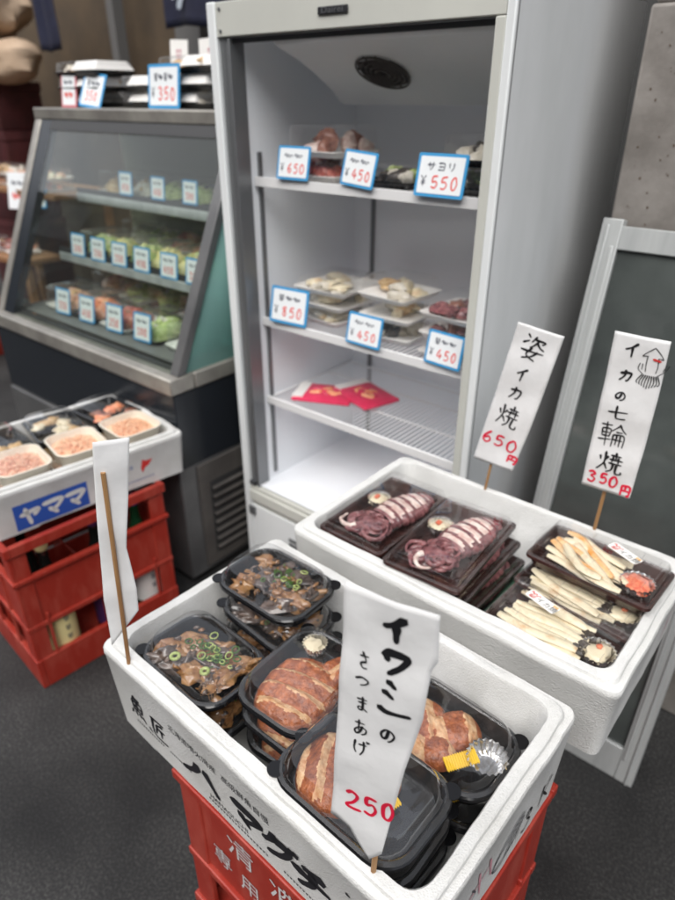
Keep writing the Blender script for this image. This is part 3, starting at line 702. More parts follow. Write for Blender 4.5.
sign((-.2155, .3152, .700), 15,
 [(-.0319,.3747),(-.0342,.3092),(-.0377,.2368),(-.0417,.154),(-.0462,.0748),(-.0243,.0666),(-.0032,.030)],
 [(.0442,.3694),(.0456,.3216),(.0415,.3113),(.0387,.2566),(.0269,.1867),(.0201,.1332),(.0101,.050)],
 'largest white paper sign in front with bold black writing and 250',
 [('イ',.012,.3439,.0276,.0351,W5),('ワ',.0129,.3083,.0285,.031,W5),('シ',.0139,.268,.0328,.0444,.0056),('の',.0096,.223,.0166,.0199,.0026),('さ',-.0136,.3001,.0132,.0199,.002),('つ',-.0148,.2767,.0143,.0150,.002),('ま',-.0147,.2487,.0137,.0221,.002),('あ',-.0164,.2176,.016,.0208,.002),('げ',-.015,.1927,.0172,.0219,.002)],
 [('2',-.0217,.1119,.0187,.0319),('5',-.0037,.1142,.0171,.0344),('0',.0133,.1184,.0145,.0324)], ((-.002, -.05, 0), (.004, .14, .004), .0030), seed=1)
sign((-.4672, 1.0081, .73), 10, [(.0211,.3405),(.006,.2554),(-.0108,.1646),(-.0308,.0627)], [(.099,.3272),(.0845,.2414),(.0681,.1514),(.0476,.0587)],
 'tilted white paper sign reading 650, standing behind the squid packs',
 [('姿',.0526,.2997,.042,.0464,.0034),('イ',.0407,.2502,.0267,.0305,.0036),('カ',.033,.2132,.0249,.0289,.0036),('焼',.0248,.1671,.042,.0463,.0034)],
 [('6',-.0073,.1171,.0214,.0335),('5',.0159,.1137,.0200,.0303),('0',.0396,.1088,.0237,.0311),('円',.0432,.0817,.0221,.0195)], ((-.006, -.06, 0), (.010, .12, .004), .0026), seed=2, rot=R(-11))
def squid_drawing(pp, fn):
    cx, cz = .029, .309; a = Ink(12); S = lambda pts, w_=.0013: a.stroke([(cx+x*.0012, cz+z*.0012) for x, z in pts], w_, .1)
    S([(0, 29), (-9, 21), (-13, 16)]); S([(0, 29), (8, 21), (12, 15)]); S([(-13, 16), (-6, 17)]); S([(12, 15), (6, 16)])
    S([(-7, 17), (-7, 4), (-6, -4)]); S([(6, 16), (7, 4), (6, -4)]); S([(-14, 6), (-15, -2), (-8, -8)]); S([(20, 9), (16, 0), (8, -8)]); S([(17, 9), (14, 0)]); S([(-11, 6), (-11, -2)])
    for k in range(9): S([(-9+k*2.3, -8), (-14+k*3.4, -17), (-13+k*3.0, -26+abs(k-4)*1.4)], .0017)
    a.build('squid_drawing', M['ink_hand'], pp, fn)
    a = Ink(13); a.stroke([(cx+.000, cz+.017), (cx+.011, cz+.015)], .0035, 0); a.build('red_drawing_mark', M['redmark'], pp, lambda x, z: (x, fn(x, z)[1]-.0004, z))
sign((-.2548, 1.0119, .73), 5, [(-.033,.3585),(-.0331,.273),(-.0345,.1873),(-.0359,.0844)], [(.0466,.3565),(.048,.2624),(.047,.1786),(.0437,.0828)],
 'upright white paper sign reading 350 with a squid drawing',
 [('イ',-.0026,.3342,.0254,.0275,.0036),('カ',-.0043,.2924,.0213,.0216,.0036),('の',-.005,.2584,.0187,.018,.003),('七',-.003,.2294,.0331,.0264,.003),('輪',-.0045,.1895,.0427,.0451,.0026),('焼',.0016,.1405,.0418,.042,.0036)],
 [('3',-.0213,.1064,.0168,.0279),('5',-.0025,.1079,.0149,.0258),('0',.0134,.1067,.0162,.0275),('円',.034,.0951,.0183,.0240)], ((-.002, -.06, 0), (.004, .14, .004), .0030), seed=3, extra=squid_drawing)
sign((-.6649, .3276, .700), 50, [(.0129,.3454),(.0022,.2627),(-.0057,.187),(-.0144,.1044),(-.0171,.0225)], [(.0555,.3481),(.0431,.2727),(.0285,.1904),(.0319,.1239),(.0287,.0852)],
 'blank back of a curled paper sign with bamboo stick, at left', [], [], ((.001, -.035, -.010), (.0187, .3053, -.010), .0030), curl=.010, seed=4)

# ================================================================== DISPLAY FRIDGE
FX0, FX1, FY, FZ, FB = -1.312, -.571, 1.13, 1.582, 1.75
fr = thing('display_refrigerator', 'tall white upright display refrigerator with open front and wire shelves', 'refrigerator', ((FX0+FX1)/2, FY, 0))
ox, oy = (FX0+FX1)/2, FY
def fx(x): return x-ox
def fy(y): return y-oy
IX0, IX1, IY, IZ0, IZ1 = fx(-1.255), fx(-.606), fy(1.585), .372, 1.515
mb = MB()     # outer shell with rounded rear corners
pts = []
def shell_ring(z): 
    r = .022; o = []
    X0, X1, Y0, Y1 = fx(FX0), fx(FX1), 0.004, fy(FB)
    o += [(X0, Y0, z)]; o += [(X1, Y0, z)]
    for i in range(9): a = R(90*i/8); o.append((X1-r+r*math.cos(a), Y1-r+r*math.sin(a), z))
    for i in range(9): a = R(90+90*i/8); o.append((X0+r+r*math.cos(a), Y1-r+r*math.sin(a), z))
    return o
def shell_in(z):
    o = shell_ring(z); return [(x*.96, y*.96+.012, z) for x, y, z in o]
# walls as separate slabs so that the cavity is real
mb.T = None
n = len(shell_ring(0)); a_, b_ = shell_ring(.06), shell_ring(FZ)
mb.add(a_+b_, [(i, (i+1) % n, n+(i+1) % n, n+i) for i in range(1, n)])
mb.add(b_, [tuple(range(n))]); mb.add(a_, [tuple(range(n))[::-1]])
mb.build('cabinet', M['fr_side'], fr, smooth=35)
mb = MB()     # liner: left, right, back, floor, ceiling
y0 = .006
mb.add([(IX0, y0, IZ0), (IX0, IY, IZ0), (IX0, IY, IZ1), (IX0, y0, IZ1)], [(0, 1, 2, 3)])
mb.add([(IX1, y0, IZ0), (IX1, IY, IZ0), (IX1, IY, IZ1), (IX1, y0, IZ1)], [(3, 2, 1, 0)])
mb.add([(IX0, IY, IZ0), (IX1, IY, IZ0), (IX1, IY, IZ1), (IX0, IY, IZ1)], [(0, 1, 2, 3)])
mb.add([(IX0, y0, IZ0), (IX1, y0, IZ0), (IX1, IY, IZ0), (IX0, IY, IZ0)], [(0, 1, 2, 3)])
mb.add([(IX0, y0, IZ1), (IX1, y0, IZ1), (IX1, IY, IZ1), (IX0, IY, IZ1)], [(3, 2, 1, 0)])
mb.build('liner', M['liner'], fr, smooth=0)
mb = MB()
mb.box(fx(FX0), fx(-1.286), -.004, .010, .07, FZ); mb.box(fx(-.588), fx(FX1), -.004, .010, .07, FZ); mb.build('edge_trim', M['fr_white'], fr, bevel=.003)
mb = MB(); mb.box(fx(-1.2855), fx(-.5885), -.001, .012, 1.517, FZ-.001)
mb.box(fx(-.608), fx(-.5885), -.001, .03, .30, 1.5165)
mb.build('front_frame', M['fr_frame'], fr, bevel=.002)
mb = MB(); mb.box(fx(-1.2855), fx(-1.262), .006, .022, .30, 1.5165); mb.box(fx(-1.256), fx(-1.250), .001, .045, .365, 1.514); mb.build('side_track', M['alu_dark'], fr, bevel=.001)
mb = MB(); mb.box(fx(-1.2618), fx(-1.256), .010, .03, .365, 1.5165); mb.box(fx(-1.25), fx(-.61), .013, .02, 1.505, 1.5165); mb.build('gasket', M['dark_metal'], fr)
mb = MB(); mb.box(fx(-1.2855), fx(-.609), -.002, .030, .352, .366); mb.box(fx(-1.2855), fx(-.609), -.008, .004, .318, .3515); mb.box(fx(-1.2855), fx(-.609), .004, .010, .296, .318); mb.build('sill', M['fr_frame'], fr, bevel=.002)
mb = MB(); mb.box(fx(-1.283), fx(-1.262), -.006, .004, .372, .384); mb.box(fx(-1.283), fx(-.609), -.0035, .002, .3185, .322); mb.build('track_stop', M['dark_metal'], fr)
mb = MB(); mb.box(fx(-1.2855), fx(-.5885), -.0005, .012, .075, .2955)
mb.build('lower_panel', M['fr_white'], fr, bevel=.002)
mb = MB(); 
for k in range(7): mb.box(fx(-1.13), fx(-.80), -.004, .003, .12+.018*k, .13+.018*k)
mb.build('lower_grille', M['alu_dark'], fr)
mb = MB(); mb.box(fx(-1.294), fx(-1.268), -.008, -.001, .262, .292); mb.build('panel_latch', M['alu_dark'], fr, bevel=.002)
mb = MB()
for x in (-1.26, -.62):
    for y in (1.18, 1.60): mb.loft([[(fx(x)+.02*math.cos(a), fy(y)+.02*math.sin(a), z) for a in (2*math.pi*k/12 for k in range(12))] for z in (0, .06)])
mb.build('foot', M['dark_metal'], fr)
mb = MB(); mb.box(fx(-.988), fx(-.914), -.005, -.001, 1.540, 1.553); nb = mb.build('name_plate', M['ink'], fr, bevel=.0015)
a = Ink(1); a.text('Dairei', fx(-.951), 1.5468, .0150, sx=1.5); a.build('plate_lettering', M['alu_dark'], nb, lambda x, z: (x, -.0056, z))
mb = MB()
for x, z in ((-1.272, 1.568), (-.602, 1.568), (-1.272, 1.528), (-.602, .33), (-1.272, .09), (-.602, .09)): mb.loft([[(fx(x)+.0035*math.cos(a), y_, z+.0035*math.sin(a)) for a in (2*math.pi*k/10 for k in range(10))] for y_ in (-.0008, -.0035)])
mb.build('screw_head', M['alu_dark'], fr)
# evaporator housing under the ceiling
mb = MB()
prof = [(.030, 1.5145), (.032, 1.502), (.050, 1.493), (.105, 1.474), (.165, 1.447), (.225, 1.414), (.262, 1.388), (.280, 1.384), (.292, 1.394), (.296, 1.5145)]
xa, xb = fx(-1.150), fx(-.612)
mb.add([(x, y, z) for x in (xa, xb) for y, z in prof], [tuple(range(10)), tuple(range(19, 9, -1))]+[(i, 10+i, 11+i, i+1) for i in range(9)])
ev = mb.build('evaporator_cover', M['fr_white'], fr, smooth=50, bevel=.010)
mb = MB(); cxv, cyv = fx(-.945), .155
slope = math.atan2(1.414-1.474, .12); Tm = Matrix.Translation((cxv, cyv, 1.4470)) @ Matrix.Rotation(slope, 4, 'X'); mb.T = Tm
for r_ in (.060, .049, .038, .027, .016): mb.tube([(r_*math.cos(a), r_*math.sin(a), -.002) for a in (2*math.pi*k/28 for k in range(29))], .0022, 0, 6)
for k in range(12): a = 2*math.pi*k/12; mb.tube([(.008*math.cos(a), .008*math.sin(a), 0), (.062*math.cos(a+.3), .062*math.sin(a+.3), 0)], .0018, 0, 5)
mb.build('fan_grille', M['grille_metal'], ev)
mb = MB(); mb.T = Tm; mb.loft([[(.058*math.cos(a), .058*math.sin(a), .0025) for a in (2*math.pi*k/28 for k in range(28))], [(.058*math.cos(a), .058*math.sin(a), .004) for a in (2*math.pi*k/28 for k in range(28))]]); mb.build('fan_opening', M['dark_in'], ev)
mb = MB(); P_ = [(fx(-1.10), IY-.002, 1.455), (fx(-.86), IY-.002, 1.395), (fx(-.612), IY-.002, 1.435), (fx(-.612), IY-.002, 1.5), (fx(-1.10), IY-.002, 1.5)]
mb.add(P_+[(x, y-.11, z+.012) for x, y, z in P_], [(0, 1, 2, 3, 4)[::-1], (5, 6, 7, 8, 9), (0, 1, 6, 5), (1, 2, 7, 6), (2, 3, 8, 7), (4, 0, 5, 9)]); mb.build('air_duct', M['liner'], fr, smooth=0)
mb = MB()     # shelf standards
mb.box(IX0+.001, IX0+.006, .070, .082, IZ0+.02, 1.285)
mb.box(fx(-1.19), fx(-1.178), IY-.006, IY-.001, IZ0+.02, 1.25)
mb.build('shelf_standard', M['alu_dark'], fr)
for z in (1.222, .872, .641):
    mb = MB(); ya, yb = .060, IY-.012; xa, xb = IX0+.004, IX1-.004
    mb.tube([(xa, ya, z+.006), (xb, ya, z+.006)], .0035, 0, 8); mb.tube([(xa, ya+.002, z-.010), (xb, ya+.002, z-.010)], .0028, 0, 8)
    for y in (ya+.13, ya+.27, yb): mb.tube([(xa, y, z-.003), (xb, y, z-.003)], .003, 0, 6)
    for x in (xa, xb): mb.tube([(x, ya, z), (x, yb, z)], .003, 0, 6)
    nW = 46
    for k in range(nW): 
        x = xa+(xb-xa)*(k+.5)/nW; mb.tube([(x, ya+.002, z-.010), (x, ya, z+.005), (x, ya+.006, z+.0105), (x, yb, z+.002)] if False else [(x, ya, z+.003), (x, yb, z+.003)], .0014, 0, 5)
    mb.build('wire_shelf', M['wire'], fr)
    mb = MB(); mb.box(xa, xb, ya-.0055, ya-.003, z-.012, z+.010); mb.build('shelf_lip', M['wire'], fr, bevel=.001)

# ------------------------------------------------------------------ cards, packs
def card(loc, rz, w_, h_, label, group, txt='~', num='450', frame='blue_frame', tilt=R(-12), roll=0, clip=False, yen=True, tail=True, seed=0):
    t = thing('price_card', label, 'price card', loc, rz, group, rx=tilt, ry=roll)
    mb = MB(); mb.loft([[(x, y, z) for x, z, _ in rr(w_, h_, .004, 0, 3, 0, h_/2)] for y in (0, .0022)]); mb.build('card_frame', M[frame], t, smooth=0)
    b = min(w_, h_)*.075
    mb = MB(); mb.loft([[(x, y, z) for x, z, _ in rr(w_-2*b, h_-2*b, .002, 0, 2, 0, h_/2)] for y in (-.0007, .0003)]); pp = mb.build('card_paper', M['card'], t, smooth=0)
    a = Ink(seed); a.word(txt, 0, h_*.70, w_*.62, h_*.20, h_*.035); 
    a.build('dark_writing', M['card_ink'], pp, lambda x, z: (x, -.0012, z))
    a = Ink(seed+1); a.word(num, w_*.10 if yen else 0, h_*.34, w_*.58, h_*.30, h_*.042, taper=.1, jit=5)
    a.build('red_price', M['card_red'], pp, lambda x, z: (x, -.0012, z))
    if yen:
        a = Ink(seed+2); a.glyph('¥', -w_*.33, h_*.36, w_*.12, h_*.26, h_*.03); a.build('yen_sign', M['card_ink'], pp, lambda x, z: (x, -.0012, z))
    return t

def pack(loc, rz, label, group, W, D, food, H=.04, tray='foam_tray', seed=0, style='lumps', lidm='film', n=14, name='food_pack', th=.014):
    t = thing(name, label, 'food pack', loc, rz, group)
    S = [(W-.02, .010, 0), (W-.004, .012, th-.002), (W, .013, th), (W, .013, th-.002), (W-.010, .010, th-.003), (W-.026, .008, .003)]
    mb = MB(); mb.loft([rr(a, D-W+a, r, z, 3) for a, r, z in S]); mb.build('tray_base', M[tray], t)
    r = random.Random(seed); mb = MB(); fm = [M[f] for f in food]
    if style == 'lumps':
        for i in range(n):
            mb.blob((r.uniform(-W*.33, W*.33), r.uniform(-D*.32, D*.32), th*.6+r.uniform(0, (H-th)*.55)), (W*r.uniform(.09, .16), D*r.uniform(.09, .16), (H-th)*r.uniform(.3, .5)), r.randrange(len(fm)), seed+i, .45, 9, 6, r.uniform(0, 3))
    elif style == 'rolls':
        k = 5
        for i in range(k):
            x = (-.5+(i+.5)/k)*W*.80; mb.tube([(x+r.uniform(-.003, .003), -D*.36, th*.7+(H-th)*.42), (x, 0, th*.7+(H-th)*.52), (x+r.uniform(-.003, .003), D*.36, th*.7+(H-th)*.42)], [W*.075, W*.088, W*.07], i % len(fm), 9)
    elif style == 'mound':
        for i in range(n):
            a = r.uniform(0, 6.3); q = r.random()**.6; x, y = q*math.cos(a)*W*.36, q*math.sin(a)*D*.36
            mb.blob((x, y, th*.5+(H-th)*.7*(1-q*q)), (W*.075, D*.07, (H-th)*.16), r.randrange(len(fm)), seed+i, .5, 7, 5, a)
        mb.blob((0, 0, th*.4), (W*.42, D*.42, (H-th)*.74), 0, seed, .3, 16, 10)
    mb.build('food', fm, t, smooth=60)
    if lidm:
        mb = MB(); S = [(W-.002, .012, th+.001), (W-.012, .012, th+.002), (W-.018, .014, H-.004), (W-.028, .014, H)]
        mb.loft([rr(a, D-W+a, r_, z, 3) for a, r_, z in S], 0, False, True); mb.build('clear_lid', M[lidm], t)
    return t

GF1, GF2, GC = 'packs on the fridge shelves', 'packs on the fridge shelves', 'blue framed price cards'
z1, z2, z3 = 1.2275, .8775, .6465
# upper shelf
pack((-1.105, 1.30, z1), R(4), 'lower pack of brown pieces at left of the top fridge shelf', GF1, .15, .17, ['brown_food', 'red_food'], H=.056, n=9, seed=1)
pack((-1.095, 1.30, z1+.052), R(-3), 'upper pack of brown pieces at left of the top fridge shelf', GF1, .17, .17, ['brown_food', 'brown_food', 'squid_white'], H=.066, n=9, seed=2)
pack((-.895, 1.30, z1), R(0), 'flat black pack of green food on the top fridge shelf', GF1, .15, .16, ['green_food', 'white_food', 'nori'], H=.046, tray='black_tray', style='lumps', seed=3)
pack((-.700, 1.31, z1), R(0), 'lower black pack behind the katakana 550 card', GF1, .15, .17, ['green_food', 'white_food'], H=.048, tray='black_tray', seed=4)
pack((-.690, 1.31, z1+.052), R(3), 'upper black pack of silvery fish beside the fridge right wall', GF1, .15, .17, ['white_food', 'nori', 'green_food'], H=.056, tray='black_tray', seed=5)
card((-1.118, 1.176, z1+.006), R(2), .096, .072, 'card reading 650 at left of the top fridge shelf', GC, '~~', '650', seed=1)
card((-.930, 1.176, z1+.004), R(-3), .092, .072, 'tilted card reading 450, middle of the top fridge shelf', GC, '~~', '450', seed=4, roll=R(4))
card((-.722, 1.172, z1+.000), R(0), .112, .080, 'largest fridge card, reading 550 under three katakana', GC, 'サヨリ', '550', seed=7)
# middle shelf
for k in range(3): pack((-1.115+.004*k, 1.33, z2+.038*k), R(3*k-3), ('bottom', 'middle', 'top')[k]+' pack of the pale stack at left of the middle fridge shelf', GF2, .17, .18, ['white_food', 'cream'], H=.036, seed=10+k, lidm='film')
for k in range(3): pack((-.895+.006*(k % 2), 1.31, z2+.048*k), R(6-5*k), ('bottom', 'middle', 'top')[k]+' pack of the central stack on the middle fridge shelf', GF2, .150, .16, ['cream', 'beige_food', 'white_food'] if k else ['white_food', 'nori'], H=.050, seed=20+k, n=8)
for k in range(3): pack((-.690, 1.29, z2+.044*k), R(2-3*k), ('bottom', 'middle', 'top')[k]+' pack of purple octopus with yellow piece, middle fridge shelf', GF2, .17, .16, ['squid', 'brown_food', 'squid'], H=.042, seed=30+k)
for k in range(2):
    pass
card((-1.150, 1.176, z2+.006), R(5), .120, .092, 'card at left of the middle fridge shelf with dark heading', GC, '+~~', '850', seed=11)
card((-.905, 1.176, z2+.002), R(-2), .104, .074, 'central card on the middle fridge shelf', GC, '~~', '450', seed=14)
card((-.685, 1.176, z2+.004), R(-5), .096, .074, 'rightmost card on the middle fridge shelf', GC, '+~~', '450', seed=17)
# lower shelf packets
for k, (x, y, rz) in enumerate(((-1.13, 1.30, R(25)), (-1.03, 1.36, R(-18)))):
    t = thing('food_packet', ('flat pink packet lying nearest on the lowest fridge shelf', 'flat pink packet lying farther back on the lowest fridge shelf')[k], 'packet', (x, y, z3+.002+.006*k), rz, 'pink packets')
    mb = MB(); mb.loft([rr(.17, .12, .004, 0, 2), rr(.168, .118, .004, .006, 2), rr(.14, .09, .02, .012, 2)]); mb.build('wrapper', M['pink_pack'], t)
    mb = MB(); [mb.blob((.006+.024*(i % 3-1), .020*(i//3-.5), .010), (.020, .016, .0065), i % 2, k+i, .5, 10, 7) for i in range(6)]; mb.build('window_food', [M['orange_food'], M['pink_pack']], t)
    mb = MB(); mb.box(-.083, -.052, -.052, .052, .0065, .0125); mb.build('pale_strip', M['sticker'], t)

# ================================================================== CHILLED SHOWCASE
SX0, SX1 = -2.45, -1.41
sx, sy = -1.93, 1.0
show = thing('chilled_showcase', 'low chilled showcase with slanted glass front left of the refrigerator', 'showcase', (sx, sy, 0))
q = lambda x: x-sx
YB = 1.62-sy
mb = MB(); mb.box(q(SX0), q(SX1), -.020, YB, .435, .672); mb.build('upper_body', M['black_gloss'], show, bevel=.004)
mb = MB(); mb.box(q(SX0)+.01, q(SX1)-.004, -.030, YB-.01, .03, .434); mb.build('base_body', M['grey_metal'], show, bevel=.004)
mb = MB(); mb.box(q(SX1)-.0035, q(SX1)+.003, .030, YB-.03, .05, .425)
mb.build('side_panel', M['grille_metal'], show, bevel=.002)
mb = MB()
for k in range(8):
    z = .09+.032*k; mb.add([(q(SX1)+.0035, .075, z), (q(SX1)+.0035, .30, z), (q(SX1)+.014, .30, z+.016), (q(SX1)+.014, .075, z+.016), (q(SX1)+.0035, .075, z+.020), (q(SX1)+.0035, .30, z+.020)], [(0, 1, 2, 3), (3, 2, 5, 4)])
mb.build('side_grille', M['grille_metal'], show, smooth=0)
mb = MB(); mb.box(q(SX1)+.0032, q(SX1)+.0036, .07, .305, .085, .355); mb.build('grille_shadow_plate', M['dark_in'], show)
mb = MB(); mb.box(q(SX0)-.004, q(SX1)+.006, -.030, .055, .6725, .722)
mb.box(q(SX1)-.014, q(SX1)+.006, .055, YB, .6725, .722); mb.build('lower_rail', M['steel_warm'], show, bevel=.006)
mb = MB(); mb.box(q(SX0)+.03, q(SX1)-.03, .022, .044, .7225, .726); mb.build('door_track', M['dark_in'], show)
# top bar
yT, zT = .315, 1.335
mb = MB(); mb.box(q(SX0)-.004, q(SX1)+.006, yT-.030, YB, zT, zT+.036); mb.build('top_slab', M['steel_warm'], show, bevel=.004)
def slant(x0, x1, off=0, th=.028, z0=.722, z1=zT):
    ya, yb = 0.0+off, yT-.030+off; return [(x0, ya, z0), (x1, ya, z0), (x1, yb, z1), (x0, yb, z1), (x0, ya+th, z0), (x1, ya+th, z0), (x1, yb+th, z1), (x0, yb+th, z1)], [(0, 1, 2, 3), (7, 6, 5, 4), (0, 4, 5, 1), (3, 2, 6, 7), (0, 3, 7, 4), (1, 5, 6, 2)]
mb = MB(); mb.add(*slant(q(SX0), q(SX0)+.038)); mb.build('front_post', M['steel_warm'], show, bevel=.003)
mb = MB(); mb.add(*slant(q(SX1)-.034, q(SX1)+.004)); mb.build('front_post', M['grey_metal'], show, bevel=.003)
mb = MB(); mb.add(*slant(q(SX0)+.039, q(SX0)+.105, .004)); mb.build('glass_border', M['black_gloss'], show)
mb = MB(); mb.add(*slant(q(SX0)+.106, q(SX1)-.035, .003, .006)); gl = mb.build('front_glass', M['glass'], show)
mb = MB(); v, f = slant(q(SX0)+.106, q(SX1)-.035, .0015, .018, zT-.030, zT-.001); k_ = (yT-.03)*(.613-.030)/.613
v = [(x, y+(k_ if i in (0, 1, 4, 5) else 0), z) for i, (x, y, z) in enumerate(v)]; mb.add(v, f); mb.build('glass_top_strip', M['dark_in'], show)
mb = MB(); xs = q(SX1)-.006; mb.add([(xs, .032, .7225), (xs, YB-.02, .7225), (xs, YB-.02, zT-.001), (xs, yT-.004, zT-.001)], [(0, 1, 2, 3)]); mb.build('side_glass', M['teal_glass'], show, solid=.004)
mb = MB(); xs = q(SX0)+.006; mb.add([(xs, .034, .7225), (xs, YB-.02, .7225), (xs, YB-.02, zT-.001), (xs, yT-.002, zT-.001)], [(0, 1, 2, 3)]); mb.build('far_side_glass', M['glass'], show, solid=.004)
mb = MB(); mb.box(q(SX0)+.01, q(SX1)-.02, YB-.012, YB, .7225, zT-.001); mb.build('back_panel', mat('showcase back', lin(160, 160, 136), .5), show)
mb = MB(); mb.box(q(SX0)+.045, q(SX1)-.016, .060, YB-.013, .7222, .7285); mb.build('deck', M['shelf_grey'], show)
for (y, z, dz) in ((.235, .893, 0), (.345, 1.085, 0)):
    mb = MB(); mb.box(q(SX0)+.10, q(SX1)-.045, y, YB-.013, z, z+.010); sh = mb.build('shelf_board', M['shelf_grey'], show)
    mb = MB(); mb.box(q(SX0)+.10, q(SX1)-.045, y-.012, y-.001, z-.016, z+.012); mb.build('shelf_rail', M['alu'], sh, bevel=.002)
    mb = MB(); mb.box(q(SX0)+.10, q(SX1)-.045, y-.006, y-.001, z+.0125, z+.030); mb.build('card_rail', M['dark_in'], sh)
GP = 'packs inside the glass showcase'; GK = 'price cards inside the glass showcase'
num = ['leftmost', 'second from left', 'third from left', 'fourth from left', 'fifth from left', 'rightmost']
# deck
foods = [(['salad2', 'beige_food'], .10), (['orange_food', 'salad'], .10), (['red_food', 'brown_food'], .10), (['green_food', 'white_food'], .10), (['green_food', 'yellow_food'], .10)]
for i in range(5):
    for j in range(2):
        fo = [['salad2', 'beige_food'], ['orange_food', 'salad'], ['red_food', 'brown_food'], ['green_food', 'white_food'], ['white_food', 'green_food']][i] if j == 0 else [['salad2', 'red_food'], ['green_food', 'white_food'], ['green_food'], ['red_food', 'orange_food'], ['green_food', 'yellow_food']][i]
        pack((-2.235+.175*i, 1.19+.19*j, .7295+.02*j), R(rnd.uniform(-6, 6)), f'{num[i] if i < 4 else num[5]} pack, {("front", "back")[j]} row, bottom deck of the showcase', GP, .155, .165, fo, H=.078, style='mound', seed=100+i*2+j, tray='black_tray' if (i+j) % 2 else 'foam_tray', n=40)
for i, (x, z) in enumerate(((-2.165, .735), (-2.015, .735), (-1.855, .735), (-1.705, .735))):
    card((x, 1.098, z), R(4), .082, .088, f'{num[i] if i < 3 else num[5]} card on the bottom deck of the showcase', GK, '~~', ('350', '450', '250', '380')[i], tilt=R(-10), seed=40+i*3, yen=False)
# middle shelf
for i in range(6):
    pack((-2.215+.128*i, 1.335, .9045), R(rnd.uniform(-4, 4)), f'{num[i]} pack on the middle shelf of the showcase', GP, .118, .16, [['green_food', 'white_food'], ['yellow_food', 'green_food'], ['green_food', 'yellow_food'], ['yellow_food'], ['yellow_food', 'green_food'], ['yellow_food', 'white_food']][i], H=.080, style='mound', seed=130+i, tray='black_tray', n=30)
for i in range(6):
    pack((-2.215+.128*i, 1.51, .9045+.01), R(rnd.uniform(-4, 4)), f'{num[i]} back row pack on the middle shelf of the showcase', GP, .118, .15, [['white_food'], ['green_food', 'white_food'], ['red_food', 'beige_food'], ['orange_food', 'salad'], ['yellow_food', 'green_food'], ['beige_food', 'white_food']][i], H=.085, style='mound', seed=230+i, tray='foam_tray', n=24)
for i, x in enumerate((-2.215, -2.09, -1.965, -1.84, -1.70, -1.575)):
    card((x, 1.222, .906), R(2), .082, .078, f'{num[i]} card on the middle shelf of the showcase', GK, '~~', ('280', '350', '350', '450', '450', '350')[i], tilt=R(-8), seed=60+i*3, yen=False)
# upper shelf
for i in range(5):
    pack((-2.20+.15*i, 1.44, 1.0965), R(rnd.uniform(-4, 4)), f'{num[i] if i < 4 else num[5]} pack on the upper shelf of the showcase', GP, .135, .15, [['beige_food'], ['white_food', 'beige_food'], ['green_food'], ['green_food', 'nori'], ['beige_food', 'green_food']][i], H=.078, style='mound', seed=150+i, tray='black_tray' if i > 1 else 'foam_tray', n=26)
card((-2.035, 1.333, 1.112), R(0), .074, .074, 'single card on the upper shelf of the showcase', GK, '~~', '850', tilt=R(-6), seed=80, yen=False)
for i, x in enumerate((-1.86, -1.70)):
    card((x, 1.333, 1.112), R(0), .070, .070, ('card right of centre', 'card nearest the fridge')[i]+' on the upper shelf of the showcase', GK, '~~', ('450', '380')[i], tilt=R(-6), seed=83+i, yen=False)
# stacks on top of the showcase
GT = 'stacked trays on the showcase top'
zt = 1.372
for s_, (x, y, n_, nm) in enumerate(((-2.30, 1.455, 3, 'left'), (-2.02, 1.50, 2, 'middle'), (-1.74, 1.47, 3, 'right'))):
    for k in range(n_):
        t = pack((x+rnd.uniform(-.006, .006), y, zt+.046*k), R(rnd.uniform(-3, 3)), f'{("bottom", "second", "top")[k] if n_ == 3 else ("lower", "upper")[k]} black tray of the {nm} stack on the showcase top', GT, .25 if s_ != 1 else .20, .17, ['white_food', 'beige_food'], H=.044, tray='black_tray', seed=170+s_*4+k, n=10, name='takeaway_tray')
        mb = MB(); W_ = .25 if s_ != 1 else .20; xo = (-.03, .02, .05)[k] if s_ != 1 else .0
        mb.loft([rr(W_*.58, .160, .010, .0185, 3, xo, 0), rr(W_*.56, .158, .010, .0225, 3, xo, 0), rr(W_*.50, .12, .010, .0452, 3, xo, 0)]) ; mb.build('white_sleeve', M['foam_tray'], t)
card((-2.345, 1.362, zt), R(2), .090, .108, 'pink edged card on the left tray stack', 'cards on the showcase top', '~~', '~~', frame='red_frame', tilt=R(-10), seed=90, yen=False)
card((-2.205, 1.352, zt), R(6), .108, .108, 'leaning blue card between the left and middle tray stacks', 'cards on the showcase top', '+~~', '350', tilt=R(-22), seed=93, yen=False, roll=R(6))
card((-1.815, 1.362, zt), R(0), .150, .118, 'large upright blue card on the right tray stack', 'cards on the showcase top', '+~+~', '350', tilt=R(-8), seed=96, yen=True)
for k, x in enumerate((-2.02, -1.86)):
    t = thing('flyer', ('narrow leaning flyer', 'squat upright flyer')[k]+' behind the tray stacks on the showcase', 'flyer', (x, 1.585+.01*k, zt+.002), R(0), 'flyers behind the tray stacks', rx=R(-4), ry=R(-5*k+3))
    mb = MB(); mb.box(-.045-.01*k, .045+.01*k, 0, .002, 0, .195); pp = mb.build('sheet', M['foam_tray'], t)
    a = Ink(5+k); a.glyph('+', 0, .15, .035, .04, .005); a.glyph('+', 0, .10, .035, .04, .005); a.build('printed_marks', M['pink_ink'], pp, lambda x_, z_: (x_, -.0006, z_))

